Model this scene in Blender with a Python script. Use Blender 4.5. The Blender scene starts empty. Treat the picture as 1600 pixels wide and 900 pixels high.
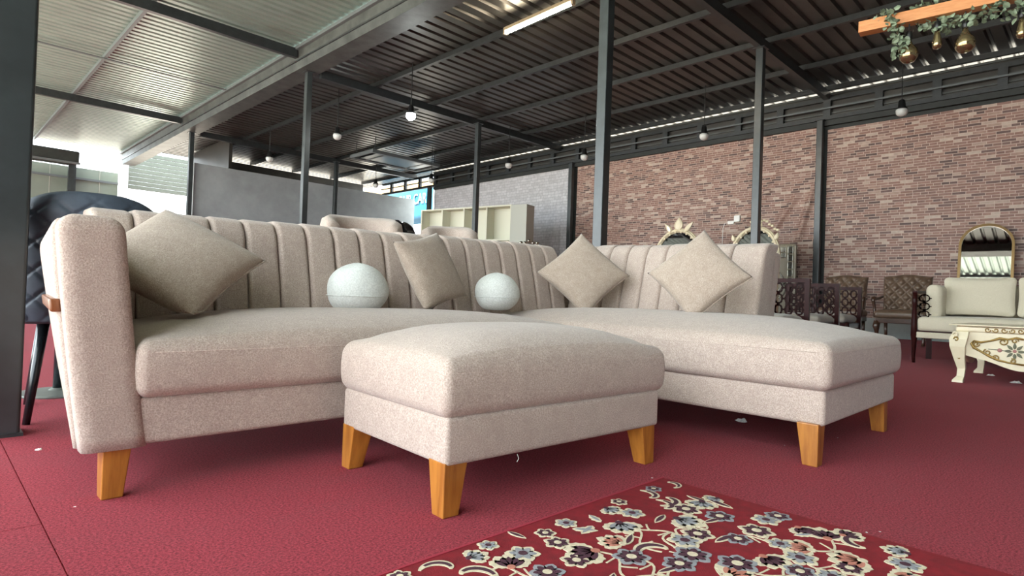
import bpy, bmesh, math, random
from mathutils import Vector, Matrix
random.seed(7)
S = bpy.context.scene
C = S.collection
PI = math.pi

# ------------------------------------------------------------------ camera, sky, exposure
FPX, CAMH, ROLL, PITCH, YAW = 930.0, 0.57, math.radians(2.0), math.radians(0.74), math.radians(45)
FW = Vector((math.cos(YAW)*math.cos(PITCH), math.sin(YAW)*math.cos(PITCH), math.sin(PITCH)))
RT = Vector((math.sin(YAW), -math.cos(YAW), 0)); UP = RT.cross(FW)
cd = bpy.data.cameras.new('camera'); cam = bpy.data.objects.new('camera', cd); C.objects.link(cam)
cd.sensor_width = 36; cd.lens = FPX/1600*36; cd.clip_start = .02; cd.clip_end = 400
cx = RT*math.cos(ROLL)+UP*math.sin(ROLL); cy = UP*math.cos(ROLL)-RT*math.sin(ROLL)
m = Matrix((cx, cy, -FW)).transposed().to_4x4(); m.translation = (0, 0, CAMH)
cam.matrix_world = m
S.camera = cam

W = bpy.data.worlds.new('sky'); S.world = W; W.use_nodes = True
bg = W.node_tree.nodes['Background']
bg.inputs['Color'].default_value = (0.86, 0.95, 1.0, 1); bg.inputs['Strength'].default_value = 1.55
sd = bpy.data.lights.new('sun', 'SUN'); sd.energy = 4.5; sd.angle = math.radians(3); sd.color = (1, .95, .87)
so = bpy.data.objects.new('sun', sd); C.objects.link(so)
so.rotation_euler = Vector((0.42, -0.22, -1.0)).to_track_quat('-Z', 'Y').to_euler()
S.view_settings.view_transform = 'Standard'; S.view_settings.look = 'None'
S.view_settings.gamma = 1; S.view_settings.use_curve_mapping = False
S.view_settings.exposure = 2.38
S.cycles.use_denoising = True
S.cycles.max_bounces = 8; S.cycles.diffuse_bounces = 5; S.cycles.sample_clamp_indirect = 6

def ray(x, y):
    a = x-800; b = 450-y
    return cx*a+cy*b+FW*FPX
def onz(x, y, z=0):
    d = ray(x, y); return Vector((0, 0, CAMH))+d*((z-CAMH)/d.z)
def onx(x, y, X):
    d = ray(x, y); return Vector((0, 0, CAMH))+d*(X/d.x)
def ony(x, y, Y):
    d = ray(x, y); return Vector((0, 0, CAMH))+d*(Y/d.y)
def atd(x, y, dep):
    return Vector((0, 0, CAMH))+ray(x, y)*(dep/FPX)

# ------------------------------------------------------------------ materials
def srgb(r, g, b):
    f = lambda c: (c/255/12.92 if c/255 <= .04045 else ((c/255+.055)/1.055)**2.4)
    return (f(r), f(g), f(b), 1)
class NT:
    def __init__(s, name):
        s.m = bpy.data.materials.new(name); s.m.use_nodes = True
        s.t = s.m.node_tree; s.b = s.t.nodes['Principled BSDF']
    def n(s, ty, **kw):
        o = s.t.nodes.new(ty)
        for k, v in kw.items():
            if k in o.inputs: o.inputs[k].default_value = v
            else: setattr(o, k, v)
        return o
    def l(s, a, b): s.t.links.new(a, b)
def mat(name, col, rough=.6, metal=0, var=0, vscale=6, bump=0, bscale=200, col2=None, spec=None, sheen=0, coords='Object', stretch=None, coat=0, detail=4):
    k = NT(name); b = k.b
    b.inputs['Base Color'].default_value = col; b.inputs['Roughness'].default_value = rough; b.inputs['Metallic'].default_value = metal
    if spec is not None: b.inputs['Specular IOR Level'].default_value = spec
    if sheen: b.inputs['Sheen Weight'].default_value = sheen; b.inputs['Sheen Roughness'].default_value = .5
    if coat: b.inputs['Coat Weight'].default_value = coat; b.inputs['Coat Roughness'].default_value = .1
    tc = k.n('ShaderNodeTexCoord'); src = tc.outputs[coords]
    if stretch:
        mp = k.n('ShaderNodeMapping'); mp.inputs['Scale'].default_value = stretch; k.l(src, mp.inputs['Vector']); src = mp.outputs[0]
    if var or col2:
        nz = k.n('ShaderNodeTexNoise', Scale=vscale, Detail=detail, Roughness=.65); k.l(src, nz.inputs['Vector'])
        cr = k.n('ShaderNodeValToRGB'); cr.color_ramp.elements[0].position = .32; cr.color_ramp.elements[1].position = .68
        c2 = col2 or tuple(min(1, c*(1+var)) for c in col[:3])+(1,)
        c1 = col if col2 else tuple(c*(1-var) for c in col[:3])+(1,)
        cr.color_ramp.elements[0].color = c1; cr.color_ramp.elements[1].color = c2
        k.l(nz.outputs[0], cr.inputs[0]); k.l(cr.outputs[0], b.inputs['Base Color'])
    if bump:
        n2 = k.n('ShaderNodeTexNoise', Scale=bscale, Detail=3); k.l(src, n2.inputs['Vector'])
        bp = k.n('ShaderNodeBump', Strength=bump, Distance=.004); k.l(n2.outputs[0], bp.inputs['Height']); k.l(bp.outputs[0], b.inputs['Normal'])
    return k.m
def emat(name, col, st):
    k = NT(name); k.b.inputs['Base Color'].default_value = col
    k.b.inputs['Emission Color'].default_value = col; k.b.inputs['Emission Strength'].default_value = st
    return k.m
def fabric(name, c1, c2, c3, fine=250, mid=28):
    """woven chenille: fine two-tone flecks over broad mottling, with nap relief"""
    k = NT(name); b = k.b; b.inputs['Roughness'].default_value = .92; b.inputs['Specular IOR Level'].default_value = .15
    b.inputs['Sheen Weight'].default_value = .25
    tc = k.n('ShaderNodeTexCoord')
    n1 = k.n('ShaderNodeTexNoise', Scale=fine, Detail=3, Roughness=.7); k.l(tc.outputs['Object'], n1.inputs['Vector'])
    n2 = k.n('ShaderNodeTexNoise', Scale=mid, Detail=5, Roughness=.7); k.l(tc.outputs['Object'], n2.inputs['Vector'])
    r1 = k.n('ShaderNodeValToRGB'); r1.color_ramp.elements[0].position = .35; r1.color_ramp.elements[1].position = .65
    r1.color_ramp.elements[0].color = c1; r1.color_ramp.elements[1].color = c2
    k.l(n1.outputs[0], r1.inputs[0])
    mx = k.n('ShaderNodeMix', data_type='RGBA'); r2 = k.n('ShaderNodeMapRange'); r2.inputs[1].default_value = .4; r2.inputs[2].default_value = .7; r2.inputs[3].default_value = 0; r2.inputs[4].default_value = .55
    k.l(n2.outputs[0], r2.inputs[0]); k.l(r2.outputs[0], mx.inputs[0]); k.l(r1.outputs[0], mx.inputs[6]); mx.inputs[7].default_value = c3
    k.l(mx.outputs[2], b.inputs['Base Color'])
    bp = k.n('ShaderNodeBump', Strength=.55, Distance=.003); k.l(n1.outputs[0], bp.inputs['Height']); k.l(bp.outputs[0], b.inputs['Normal'])
    return k.m
def brickmat(name, stops, mortar, bw=.205, bh=.051):
    k = NT(name); b = k.b; b.inputs['Roughness'].default_value = .55; b.inputs['Specular IOR Level'].default_value = .3
    tc = k.n('ShaderNodeTexCoord'); sp = k.n('ShaderNodeSeparateXYZ'); cb = k.n('ShaderNodeCombineXYZ')
    k.l(tc.outputs['Object'], sp.inputs[0]); k.l(sp.outputs[1], cb.inputs[0]); k.l(sp.outputs[2], cb.inputs[1])
    br = k.n('ShaderNodeTexBrick', Scale=1.0); br.inputs['Brick Width'].default_value = bw; br.inputs['Row Height'].default_value = bh
    br.inputs['Mortar Size'].default_value = .0045; br.inputs['Mortar Smooth'].default_value = .1
    br.inputs['Color1'].default_value = (0, 0, 0, 1); br.inputs['Color2'].default_value = (1, 1, 1, 1); br.inputs['Mortar'].default_value = (.5, .5, .5, 1)
    br.offset = .37; br.squash = .6; br.squash_frequency = 3
    k.l(cb.outputs[0], br.inputs['Vector'])
    cr = k.n('ShaderNodeValToRGB'); cr.color_ramp.interpolation = 'LINEAR'
    e = cr.color_ramp.elements
    e[0].position = stops[0][0]; e[0].color = stops[0][1]; e[1].position = stops[-1][0]; e[1].color = stops[-1][1]
    for p, c in stops[1:-1]:
        q = e.new(p); q.color = c
    k.l(br.outputs['Color'], cr.inputs[0])
    nz = k.n('ShaderNodeTexNoise', Scale=14.0, Detail=5); k.l(tc.outputs['Object'], nz.inputs['Vector'])
    mxn = k.n('ShaderNodeMix', data_type='RGBA', blend_type='MULTIPLY'); mxn.inputs[0].default_value = .45
    rr = k.n('ShaderNodeValToRGB'); rr.color_ramp.elements[0].color = (.55, .55, .55, 1); rr.color_ramp.elements[0].position = .3; rr.color_ramp.elements[1].position = .65
    k.l(nz.outputs[0], rr.inputs[0]); k.l(cr.outputs[0], mxn.inputs[6]); k.l(rr.outputs[0], mxn.inputs[7])
    mx = k.n('ShaderNodeMix', data_type='RGBA'); mx.inputs[7].default_value = mortar
    k.l(br.outputs['Fac'], mx.inputs[0]); k.l(mxn.outputs[2], mx.inputs[6]); k.l(mx.outputs[2], b.inputs['Base Color'])
    return k.m
def woodmat(name, c1, c2, rough=.35, scale=(30, 30, 3), coat=.3):
    return mat(name, c1, rough, col2=c2, vscale=1.0, stretch=scale, coat=coat, detail=6)

M = {}
M['fabric'] = fabric('beige_chenille', srgb(154, 136, 126), srgb(202, 186, 174), srgb(164, 145, 135))
M['pillow'] = fabric('pillow_chenille', srgb(146, 130, 117), srgb(188, 172, 157), srgb(150, 132, 118))
M['boucle'] = fabric('white_boucle', srgb(196, 198, 194), srgb(226, 228, 224), srgb(205, 206, 200), 150, 40)
M['legwood'] = woodmat('honey_wood', srgb(136, 78, 24), srgb(186, 122, 48), .4)
M['trimwood'] = woodmat('brown_wood', srgb(104, 58, 30), srgb(140, 84, 48), .35)
M['beamwood'] = woodmat('orange_wood', srgb(178, 112, 60), srgb(206, 142, 86), .55, (8, 60, 60))
M['steel'] = mat('black_steel', srgb(38, 42, 44), .38, .0, var=.35, vscale=9, bump=.08, bscale=40, spec=.6)
M['column'] = mat('column_paint', srgb(44, 50, 52), .33, .0, var=.3, vscale=5, spec=.7, bump=.05, bscale=30)
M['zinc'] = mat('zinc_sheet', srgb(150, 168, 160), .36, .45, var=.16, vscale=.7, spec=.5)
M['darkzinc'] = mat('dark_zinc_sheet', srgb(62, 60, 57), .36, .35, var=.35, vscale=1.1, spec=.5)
M['gutter'] = mat('gutter_steel', srgb(74, 77, 75), .5, .3, var=.35, vscale=3)
M['paint_black'] = mat('tarp_black', srgb(36, 40, 38), .6, var=.3, vscale=3)
M['brick'] = brickmat('brick_print', [(0, srgb(98, 80, 76)), (.15, srgb(124, 100, 95)), (.35, srgb(152, 116, 105)), (.6, srgb(148, 116, 107)), (.8, srgb(164, 130, 118)), (.9, srgb(182, 158, 144)), (1, srgb(200, 182, 168))], srgb(200, 178, 164))
M['wbrick'] = brickmat('white_brick_print', [(0, srgb(196, 196, 200)), (.5, srgb(206, 206, 210)), (1, srgb(216, 216, 220))], srgb(160, 162, 168), .24, .085)
M['concrete'] = mat('grey_render', srgb(152, 159, 162), .85, var=.14, vscale=1.3, bump=.2, bscale=30)
M['skirting'] = mat('skirting_paint', srgb(160, 166, 162), .6, var=.08)
M['white'] = mat('white_paint', srgb(225, 226, 222), .6, var=.03)
M['fence'] = mat('pale_sheet', srgb(112, 122, 112), .6, var=.12, vscale=.8)
M['shutter'] = mat('shutter_sheet', srgb(92, 98, 88), .7, var=.1)
M['ground'] = mat('dusty_ground', srgb(196, 188, 174), .95, var=.08, vscale=.5)
M['ivory'] = mat('ivory_board', srgb(206, 206, 188), .5)
M['greyboard'] = mat('grey_board', srgb(170, 172, 162), .5)
M['mahog'] = mat('mahogany', srgb(46, 17, 16), .28, var=.3, vscale=5, spec=.12)
M['leather'] = mat('brown_leather', srgb(104, 84, 68), .36, var=.2, vscale=8, spec=.5, bump=.1, bscale=120)
M['walnut'] = mat('walnut', srgb(70, 46, 32), .3, var=.25, coat=.4)
M['creamfab'] = fabric('cream_linen', srgb(188, 178, 156), srgb(210, 201, 180), srgb(196, 186, 164), 260, 20)
M['chairfab'] = fabric('taupe_seat_fabric', srgb(150, 142, 132), srgb(170, 162, 150), srgb(160, 150, 140), 260, 20)
M['cream'] = mat('cream_lacquer', srgb(228, 216, 186), .35, var=.05, vscale=10, coat=.3)
M['gold'] = mat('antique_gold', srgb(150, 122, 66), .38, .55, var=.35, vscale=40)
M['pinkpetal'] = mat('painted_pink', srgb(168, 112, 104), .5)
M['greenpetal'] = mat('painted_green', srgb(96, 96, 72), .5)
M['brass'] = mat('brass', srgb(150, 122, 84), .3, .8)
M['mirror'] = mat('mirror_glass', (.82, .84, .84, 1), .02, 1.0)
M['darkreflect'] = mat('dark_reflection_glass', (.1, .1, .11, 1), .03, 1.0)  # mirror tint darkened to stand in for the black roof it reflects
M['navy'] = mat('navy_leather', srgb(66, 76, 90), .55, var=.15, vscale=20, spec=.5)
M['blackmetal'] = mat('black_lacquer_metal', srgb(34, 40, 44), .25, .2, spec=.6)
M['greymetal'] = mat('grey_metal_disc', srgb(105, 108, 104), .45, .3)
M['leaf'] = mat('eucalyptus', srgb(92, 108, 88), .6, col2=srgb(134, 150, 124), vscale=9)
M['stem'] = mat('stem', srgb(80, 70, 50), .8)
M['paper'] = mat('white_tissue', srgb(232, 228, 224), .8)
M['lightbulb'] = mat('milky_bulb', srgb(205, 208, 206), .3)
M['socket'] = mat('black_socket', srgb(24, 25, 26), .4)
M['smoke'] = mat('smoked_bulb', srgb(150, 132, 100), .06, .85)
M['tube'] = emat('tube_glow', (1, .86, .62, 1), 22)
M['lamp'] = emat('bulb_glow', (.93, 1, .98, 1), 40)
M['tubebody'] = mat('tube_holder', srgb(150, 135, 110), .5)
M['signblue'] = mat('sign_blue', srgb(52, 138, 178), .5, var=.05)
M['signwhite'] = mat('sign_white', srgb(230, 240, 242), .5)
M['sand'] = mat('tan_board', srgb(196, 160, 108), .7)
M['plastic'] = mat('black_plastic_wrap', srgb(28, 30, 34), .18, spec=.6, bump=.4, bscale=25)
M['blackpanel'] = mat('dark_panel', srgb(26, 30, 34), .3)
M['frame_grey'] = mat('grey_frame', srgb(92, 98, 100), .5)
M['silver'] = mat('silver_mosaic', srgb(190, 188, 176), .18, .8, col2=srgb(120, 116, 100), vscale=60)
M['champagne'] = mat('champagne_panel', srgb(160, 152, 134), .4, .2)
M['rugred'] = mat('rug_red', srgb(126, 5, 23), .95, var=.2, vscale=30, bump=.5, bscale=500)
M['rugcream'] = mat('rug_cream', srgb(214, 200, 172), .95, var=.14, vscale=90, bump=.5, bscale=500)
M['rugdark'] = mat('rug_plum', srgb(72, 36, 50), .95, var=.2, vscale=90, bump=.4, bscale=500)
M['rugblue'] = mat('rug_greyblue', srgb(146, 146, 150), .95, var=.15, vscale=90, bump=.4, bscale=500)
M['rugpink'] = mat('rug_salmon', srgb(182, 116, 98), .95, var=.15, vscale=90, bump=.4, bscale=500)
M['rugedge'] = mat('rug_binding', srgb(160, 40, 58), .9)

def carpetmat():
    k = NT('red_carpet'); b = k.b; b.inputs['Roughness'].default_value = .97; b.inputs['Specular IOR Level'].default_value = .1
    b.inputs['Sheen Weight'].default_value = .05
    tc = k.n('ShaderNodeTexCoord')
    n1 = k.n('ShaderNodeTexNoise', Scale=170.0, Detail=5, Roughness=.85); k.l(tc.outputs['Object'], n1.inputs['Vector'])
    r1 = k.n('ShaderNodeValToRGB'); r1.color_ramp.elements[0].position = .4; r1.color_ramp.elements[1].position = .6
    r1.color_ramp.elements[0].color = srgb(98, 22, 34); r1.color_ramp.elements[1].color = srgb(182, 64, 78)
    k.l(n1.outputs[0], r1.inputs[0])
    mp = k.n('ShaderNodeMapping'); mp.inputs['Scale'].default_value = (1.2, 3.4, 1); mp.inputs['Rotation'].default_value = (0, 0, .6); k.l(tc.outputs['Object'], mp.inputs['Vector'])
    n2 = k.n('ShaderNodeTexNoise', Scale=1.4, Detail=6, Roughness=.65); k.l(mp.outputs[0], n2.inputs['Vector'])
    r2 = k.n('ShaderNodeMapRange'); r2.inputs[1].default_value = .5; r2.inputs[2].default_value = .78; r2.inputs[3].default_value = 0; r2.inputs[4].default_value = .3
    k.l(n2.outputs[0], r2.inputs[0])
    mx = k.n('ShaderNodeMix', data_type='RGBA'); mx.inputs[7].default_value = srgb(128, 62, 68)
    k.l(r2.outputs[0], mx.inputs[0]); k.l(r1.outputs[0], mx.inputs[6]); k.l(mx.outputs[2], b.inputs['Base Color'])
    bp = k.n('ShaderNodeBump', Strength=.7, Distance=.0035); k.l(n1.outputs[0], bp.inputs['Height']); k.l(bp.outputs[0], b.inputs['Normal'])
    return k.m
M['carpet'] = carpetmat()

# ------------------------------------------------------------------ mesh helpers
def link(name, me, parent=None, loc=None, rot=None):
    o = bpy.data.objects.new(name, me); C.objects.link(o)
    if parent: o.parent = parent
    if loc is not None: o.location = loc
    if rot is not None: o.rotation_euler = rot
    return o
def mk(name, V, F, mt, parent=None, loc=None, rot=None, smooth=False):
    me = bpy.data.meshes.new(name); me.from_pydata([tuple(v) for v in V], [], F)
    bm = bmesh.new(); bm.from_mesh(me); bmesh.ops.recalc_face_normals(bm, faces=bm.faces); bm.to_mesh(me); bm.free()
    if smooth: me.polygons.foreach_set('use_smooth', [True]*len(me.polygons))
    me.materials.append(M[mt]); me.update()
    return link(name, me, parent, loc, rot)
class G:
    """collects verts / faces of one part"""
    def __init__(s): s.V = []; s.F = []
    def add(s, V, F):
        n = len(s.V); s.V += [Vector(v) for v in V]; s.F += [tuple(i+n for i in f) for f in F]; return s
    def box(s, x0, x1, y0, y1, z0, z1):
        V = [(x0, y0, z0), (x1, y0, z0), (x1, y1, z0), (x0, y1, z0), (x0, y0, z1), (x1, y0, z1), (x1, y1, z1), (x0, y1, z1)]
        return s.add(V, [(0, 3, 2, 1), (4, 5, 6, 7), (0, 1, 5, 4), (1, 2, 6, 5), (2, 3, 7, 6), (3, 0, 4, 7)])
    def bar(s, p, q, w, h, up=(0, 0, 1)):
        p = Vector(p); q = Vector(q); d = (q-p).normalized(); u = Vector(up)
        if abs(d.dot(u)) > .99: u = Vector((0, 1, 0))
        a = d.cross(u).normalized(); b = a.cross(d)
        V = [e+a*i*w/2+b*j*h/2 for e in (p, q) for i, j in ((-1, -1), (1, -1), (1, 1), (-1, 1))]
        return s.add(V, [(0, 1, 2, 3), (4, 7, 6, 5), (0, 4, 5, 1), (1, 5, 6, 2), (2, 6, 7, 3), (3, 7, 4, 0)])
    def tube(s, pts, r, n=8, caps=True):
        pts = [Vector(p) for p in pts]; rs = r if isinstance(r, (list, tuple)) else [r]*len(pts)
        V = []; F = []; a = None
        for i, p in enumerate(pts):
            d = (pts[min(i+1, len(pts)-1)]-pts[max(i-1, 0)]).normalized()
            if a is None:
                a = d.orthogonal().normalized()
            else:
                a = (a-d*a.dot(d)).normalized()
            b = d.cross(a)
            V += [p+(a*math.cos(2*PI*k/n)+b*math.sin(2*PI*k/n))*rs[i] for k in range(n)]
        for i in range(len(pts)-1):
            for k in range(n):
                F.append((i*n+k, i*n+(k+1) % n, (i+1)*n+(k+1) % n, (i+1)*n+k))
        if caps: F += [tuple(range(n))[::-1], tuple((len(pts)-1)*n+k for k in range(n))]
        return s.add(V, F)
    def lathe(s, prof, n=16, c=(0, 0, 0)):
        V = []; F = []; c = Vector(c)
        for r, z in prof: V += [c+Vector((r*math.cos(2*PI*k/n), r*math.sin(2*PI*k/n), z)) for k in range(n)]
        for i in range(len(prof)-1):
            for k in range(n): F.append((i*n+k, i*n+(k+1) % n, (i+1)*n+(k+1) % n, (i+1)*n+k))
        F += [tuple(range(n))[::-1], tuple((len(prof)-1)*n+k for k in range(n))]
        return s.add(V, F)
    def prism(s, poly, y0, y1):
        """poly of (x, z) extruded along y"""
        n = len(poly)
        V = [(x, y0, z) for x, z in poly]+[(x, y1, z) for x, z in poly]
        return s.add(V, [tuple(range(n)), tuple(range(2*n-1, n-1, -1))]+[(i, (i+1) % n, n+(i+1) % n, n+i) for i in range(n)])
    def xf(s, f, start=0):
        for i in range(start, len(s.V)): s.V[i] = Vector(f(s.V[i]))
        return s
    def make(s, name, mt, parent=None, loc=None, rot=None, smooth=False):
        return mk(name, s.V, s.F, mt, parent, loc, rot, smooth)
def rbox(x0, x1, y0, y1, z0, z1, r, n=(4, 4, 4), k=4, fn=None):
    """box with ellipsoid-rounded edges; r = radius or (rx, ry, rz); fn reshapes each vertex"""
    r = r if isinstance(r, (tuple, list)) else (r, r, r)
    h = ((x1-x0)/2, (y1-y0)/2, (z1-z0)/2); c = Vector(((x0+x1)/2, (y0+y1)/2, (z0+z1)/2))
    r = [min(r[i], h[i]*.999) for i in range(3)]
    L = []
    for i in range(3):
        a = [-1+.0]*0
        e = [math.tan(PI/4*j/k) for j in range(k+1)]
        inner = h[i]-r[i]
        lo = [-(inner+r[i]*t) for t in e[::-1]]
        mid = [-inner+2*inner*j/n[i] for j in range(1, n[i])]
        L.append(lo+mid+[-v for v in lo[::-1]])
    idx = {}; V = []; F = []
    def vid(i, j, l):
        key = (i, j, l)
        if key not in idx:
            p = [L[0][i], L[1][j], L[2][l]]; q = [max(-(h[a]-r[a]), min(h[a]-r[a], p[a])) for a in range(3)]
            d = Vector([(p[a]-q[a])/r[a] for a in range(3)])
            if d.length > 1e-9: d.normalize()
            v = Vector([q[a]+d[a]*r[a] for a in range(3)])
            v = v+c
            idx[key] = len(V); V.append(Vector(fn(v)) if fn else v)
        return idx[key]
    N = [len(a)-1 for a in L]
    for l in (0, N[2]):
        for i in range(N[0]):
            for j in range(N[1]): F.append((vid(i, j, l), vid(i+1, j, l), vid(i+1, j+1, l), vid(i, j+1, l)))
    for j in (0, N[1]):
        for i in range(N[0]):
            for l in range(N[2]): F.append((vid(i, j, l), vid(i+1, j, l), vid(i+1, j, l+1), vid(i, j, l+1)))
    for i in (0, N[0]):
        for j in range(N[1]):
            for l in range(N[2]): F.append((vid(i, j, l), vid(i, j+1, l), vid(i, j+1, l+1), vid(i, j, l+1)))
    g = G(); g.V = V; g.F = F
    return g
def empty(name, loc=(0, 0, 0), rz=0, label=None, cat=None, group=None):
    o = bpy.data.objects.new(name, None); C.objects.link(o); o.location = loc; o.rotation_euler = (0, 0, rz); o.empty_display_size = .1
    if label: tag(o, label, cat, group)
    return o
def tag(o, label=None, cat=None, group=None, kind=None):
    if label: o['label'] = label
    if cat: o['category'] = cat
    if group: o['group'] = group
    if kind: o['kind'] = kind
    return o
def struct(o): o['kind'] = 'structure'; return o
def dup(root, loc, rz=None, label=None, group=None):
    r = root.copy(); C.objects.link(r); r.location = loc
    if rz is not None: r.rotation_euler = (0, 0, rz)
    if label: r['label'] = label
    if group: r['group'] = group
    for ch in list(root.children):
        c = ch.copy(); C.objects.link(c); c.parent = r
        for gch in ch.children:
            d = gch.copy(); C.objects.link(d); d.parent = c
    return r

# ------------------------------------------------------------------ the shed
WX = 13.4                       # inner face of the brick-papered wall
V0, VE, VEL = -9.0, 22.5, 26.0  # ends of the roof
ZR, ZL = 5.15, 5.42             # undersides of the dark and the pale roof
UG0, UG1 = 5.2, 5.72            # valley gutter

g = G().box(.2275, WX+.2, V0, 26.5, -.05, 0); fl = struct(g.make('floor', 'carpet'))
g = G().box(-1.1, .224, V0, 1.748, -.05, 0); g.make('carpet_strip', 'carpet', fl)
g = G().box(-1.1,   .224, 1.7505, 26.5, -.05, 0); g.make('carpet_strip', 'carpet', fl)
G().box(-1, 1, V0, 26.4, -.054, -.003).make('carpet_backing', 'carpet', fl)
g = G().box(-4.2, -1.1, V0, 26.5, -.05, -.004); g.make('bounce_strip', 'ground', fl)  # unseen pale floor added to bounce neutral sunlight onto roof and furniture
g = G().box(-90, 110, -80, 110, -.12, -.055); struct(g.make('floor_outside', 'ground'))

# brick paper: a printed sheet with soft diagonal creases
def creased(y0, y1, z0, z1, ny, nz, creases, amp):
    V = []; F = []
    for j in range(nz+1):
        for i in range(ny+1):
            y = y0+(y1-y0)*i/ny; z = z0+(z1-z0)*j/nz; x = 0
            for (ya, za, yb, zb, w, a) in creases:
                d = Vector((yb-ya, zb-za)); L = d.length; d /= L; p = Vector((y-ya, z-za)); s = p.dot(d); t = p.x*d.y-p.y*d.x
                if -.3 < s < L+.3:
                    f = max(0, min(1, (s+.3)/.6))*max(0, min(1, (L+.3-s)/.6)); x -= 2.2*a*f*math.exp(-(t/w)**2)
            x -= amp*math.sin(y*2.3+z*.9)*.5
            V.append((x, y, z))
    for j in range(nz):
        for i in range(ny): a = j*(ny+1)+i; F.append((a, a+1, a+ny+2, a+ny+1))
    return V, F
g = G().box(WX+.06, WX+.3, V0, 17.7, 0, 4.95); wr = struct(g.make('wall_right', 'paint_black'))
cre = [(6.9, 1.0, 5.2, 3.4, .07, .03), (6.1, .9, 4.75, 3.0, .06, .035), (5.0, .9, 4.45, 3.1, .06, .04), (9.5, 1.3, 7.4, 2.1, .09, .03), (5.5, 1.2, 4.3, 2.0, .1, .03), (3.9, 1.2, 4.1, 3.4, .05, .02), (10.2, 1.6, 8.6, 1.2, .08, .03), (3.6, .9, 3.9, 2.2, .05, .02)]
V, F = creased(4.42, 10.9, .38, 4.36, 220, 110, cre, .012); o = mk('brick_print_sheet', V, F, 'brick', wr, (WX+.02, 0, 0), smooth=True); o['label'] = 'creased wall sheet printed with red bricks'
V, F = creased(V0, 4.2, .38, 4.28, 90, 60, [(3.9, 1.2, 4.05, 3.5, .05, .02), (1.5, .9, 2.4, 1.5, .08, .02)], .01); mk('brick_print_sheet', V, F, 'brick', wr, (WX+.02, 0, 0), smooth=True)
V, F = creased(11.15, 17.6, .38, 4.42, 90, 60, [(11.5, .6, 11.35, 4.0, .05, .03), (12.0, 1, 11.7, 3.2, .05, .02)], .012); o = mk('white_brick_print_sheet', V, F, 'wbrick', wr, (WX+.02, 0, 0), smooth=True); o['label'] = 'wall sheet printed with white bricks'
G().box(WX-.02, WX+.03, 11.15, 17.6, 4.42, 4.5).make('sheet_hem', 'white', wr)
struct(G().box(WX-.03, WX+.05, V0, 17.6, 0, .38).make('baseboard_right', 'skirting'))
# eave girder: rails and short posts above the papered wall
tr = struct(G().box(WX-.1, WX-.02, V0, 21, 4.47, 4.55).make('trim_1', 'steel'))
G().box(WX-.1, WX-.02, V0, 21, 4.86, 4.94).make('girder_rail', 'steel', tr)
G().box(WX-.16, WX-.1, V0, 21, 4.68, 4.71).make('girder_rail', 'frame_grey', tr)
ph = None
y = 0.0
for i in range(22):
    if ph is None: ph = G().box(WX-.1, WX-.02, -.07, .07, 4.55, 4.86).make('girder_post', 'steel', tr, (0, 0, 0))
    else: o = ph.copy(); C.objects.link(o); o.parent = tr
    (ph if i == 0 else o).location = (0, .4+i*.95, 0)
G().box(WX-.05, WX, V0, 17.6, 4.36, 4.47).make('tarp_band', 'paint_black', tr)
# corrugated sheet behind the girder
G().box(WX+.0, WX+.05, V0, 17.7, 4.4, 5.05).make('clerestory_sheet', 'darkzinc', wr)
for z in (4.6, 4.74, 5.0): G().box(WX-.03, WX, V0, 17.7, z, z+.03).make('clerestory_rib', 'gutter', wr)
# roof sheets: trapezoid ribs running across the shed, one metre per sheet
def sheet(name, x0, x1, z, mt, per, rib, parent, y, cnt=5):
    V = []; F = []
    for k in range(cnt+1):
        o = k*per
        prof = [(0, -.001), (.06, -.001)] if k == cnt else [(0, 0), (per-.09, 0), (per-.065, rib), (per-.025, rib)]
        for dy, dz in prof:
            for i in range(5): V.append((x0+(x1-x0)*i/4, o+dy, dz))
    n = len(V)//5
    for a in range(n-1):
        for i in range(4): F.append((a*5+i, a*5+i+1, a*5+5+i+1, a*5+5+i))
    return mk(name, V, F, mt, parent, (0, y, z))
ce = struct(bpy.data.objects.new('ceiling', None)); C.objects.link(ce)
def roofrow(x0, x1, z, mt, per, rib, ve):
    y = V0; first = None; st = per*5
    while y < ve:
        zz = z+random.uniform(0, .0008)
        if first is None: first = sheet('roof_sheet', x0, x1, zz, mt, per, rib, ce, y)
        else:
            o = first.copy(); C.objects.link(o); o.parent = ce; o.location = (0, y, zz)
        y += st
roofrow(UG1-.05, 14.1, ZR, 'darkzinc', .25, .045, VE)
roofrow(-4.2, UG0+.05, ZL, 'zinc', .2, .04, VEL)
for x in (7.0, 8.6, 10.2, 11.8, 13.25): G().box(x-.035, x+.035, V0, VE, ZR-.1, ZR-.005).make('purlin', 'steel', ce)
for x in (2.68, .1, -2.0, -4.1): G().box(x-.03, x+.03, V0, VEL, ZL-.09, ZL-.005).make('purlin', 'frame_grey', ce)
for y in (-3.1, 4.2, 11.5, 18.8):
    G().box(UG1, WX, y-.05, y+.05, ZR-.26, ZR-.1).make('rafter', 'steel', ce)
    G().box(-4.2, UG0, y-.05, y+.05, ZL-.27, ZL-.09).make('rafter', 'steel', ce)
for y in (7.9, 15.2): G().box(-4.2, UG0, y-.03, y+.03, ZL-.11, ZL-.09).make('rafter', 'frame_grey', ce)
gt = struct(G().add([(UG0, V0, 5.4), (UG0+.06, V0, 4.95), (UG1-.06, V0, 4.95), (UG1, V0, 5.2), (UG0, VEL, 5.4), (UG0+.06, VEL, 4.95), (UG1-.06, VEL, 4.95), (UG1, VEL, 5.2)],
   [(0, 4, 5, 1), (1, 5, 6, 2), (2, 6, 7, 3), (0, 1, 2, 3), (4, 7, 6, 5)]).make('trim_2', 'gutter'))
G().box(UG0-.05, UG0+.02, V0, VEL, 5.3, 5.36).make('gutter_lip', 'frame_grey', gt)
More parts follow.
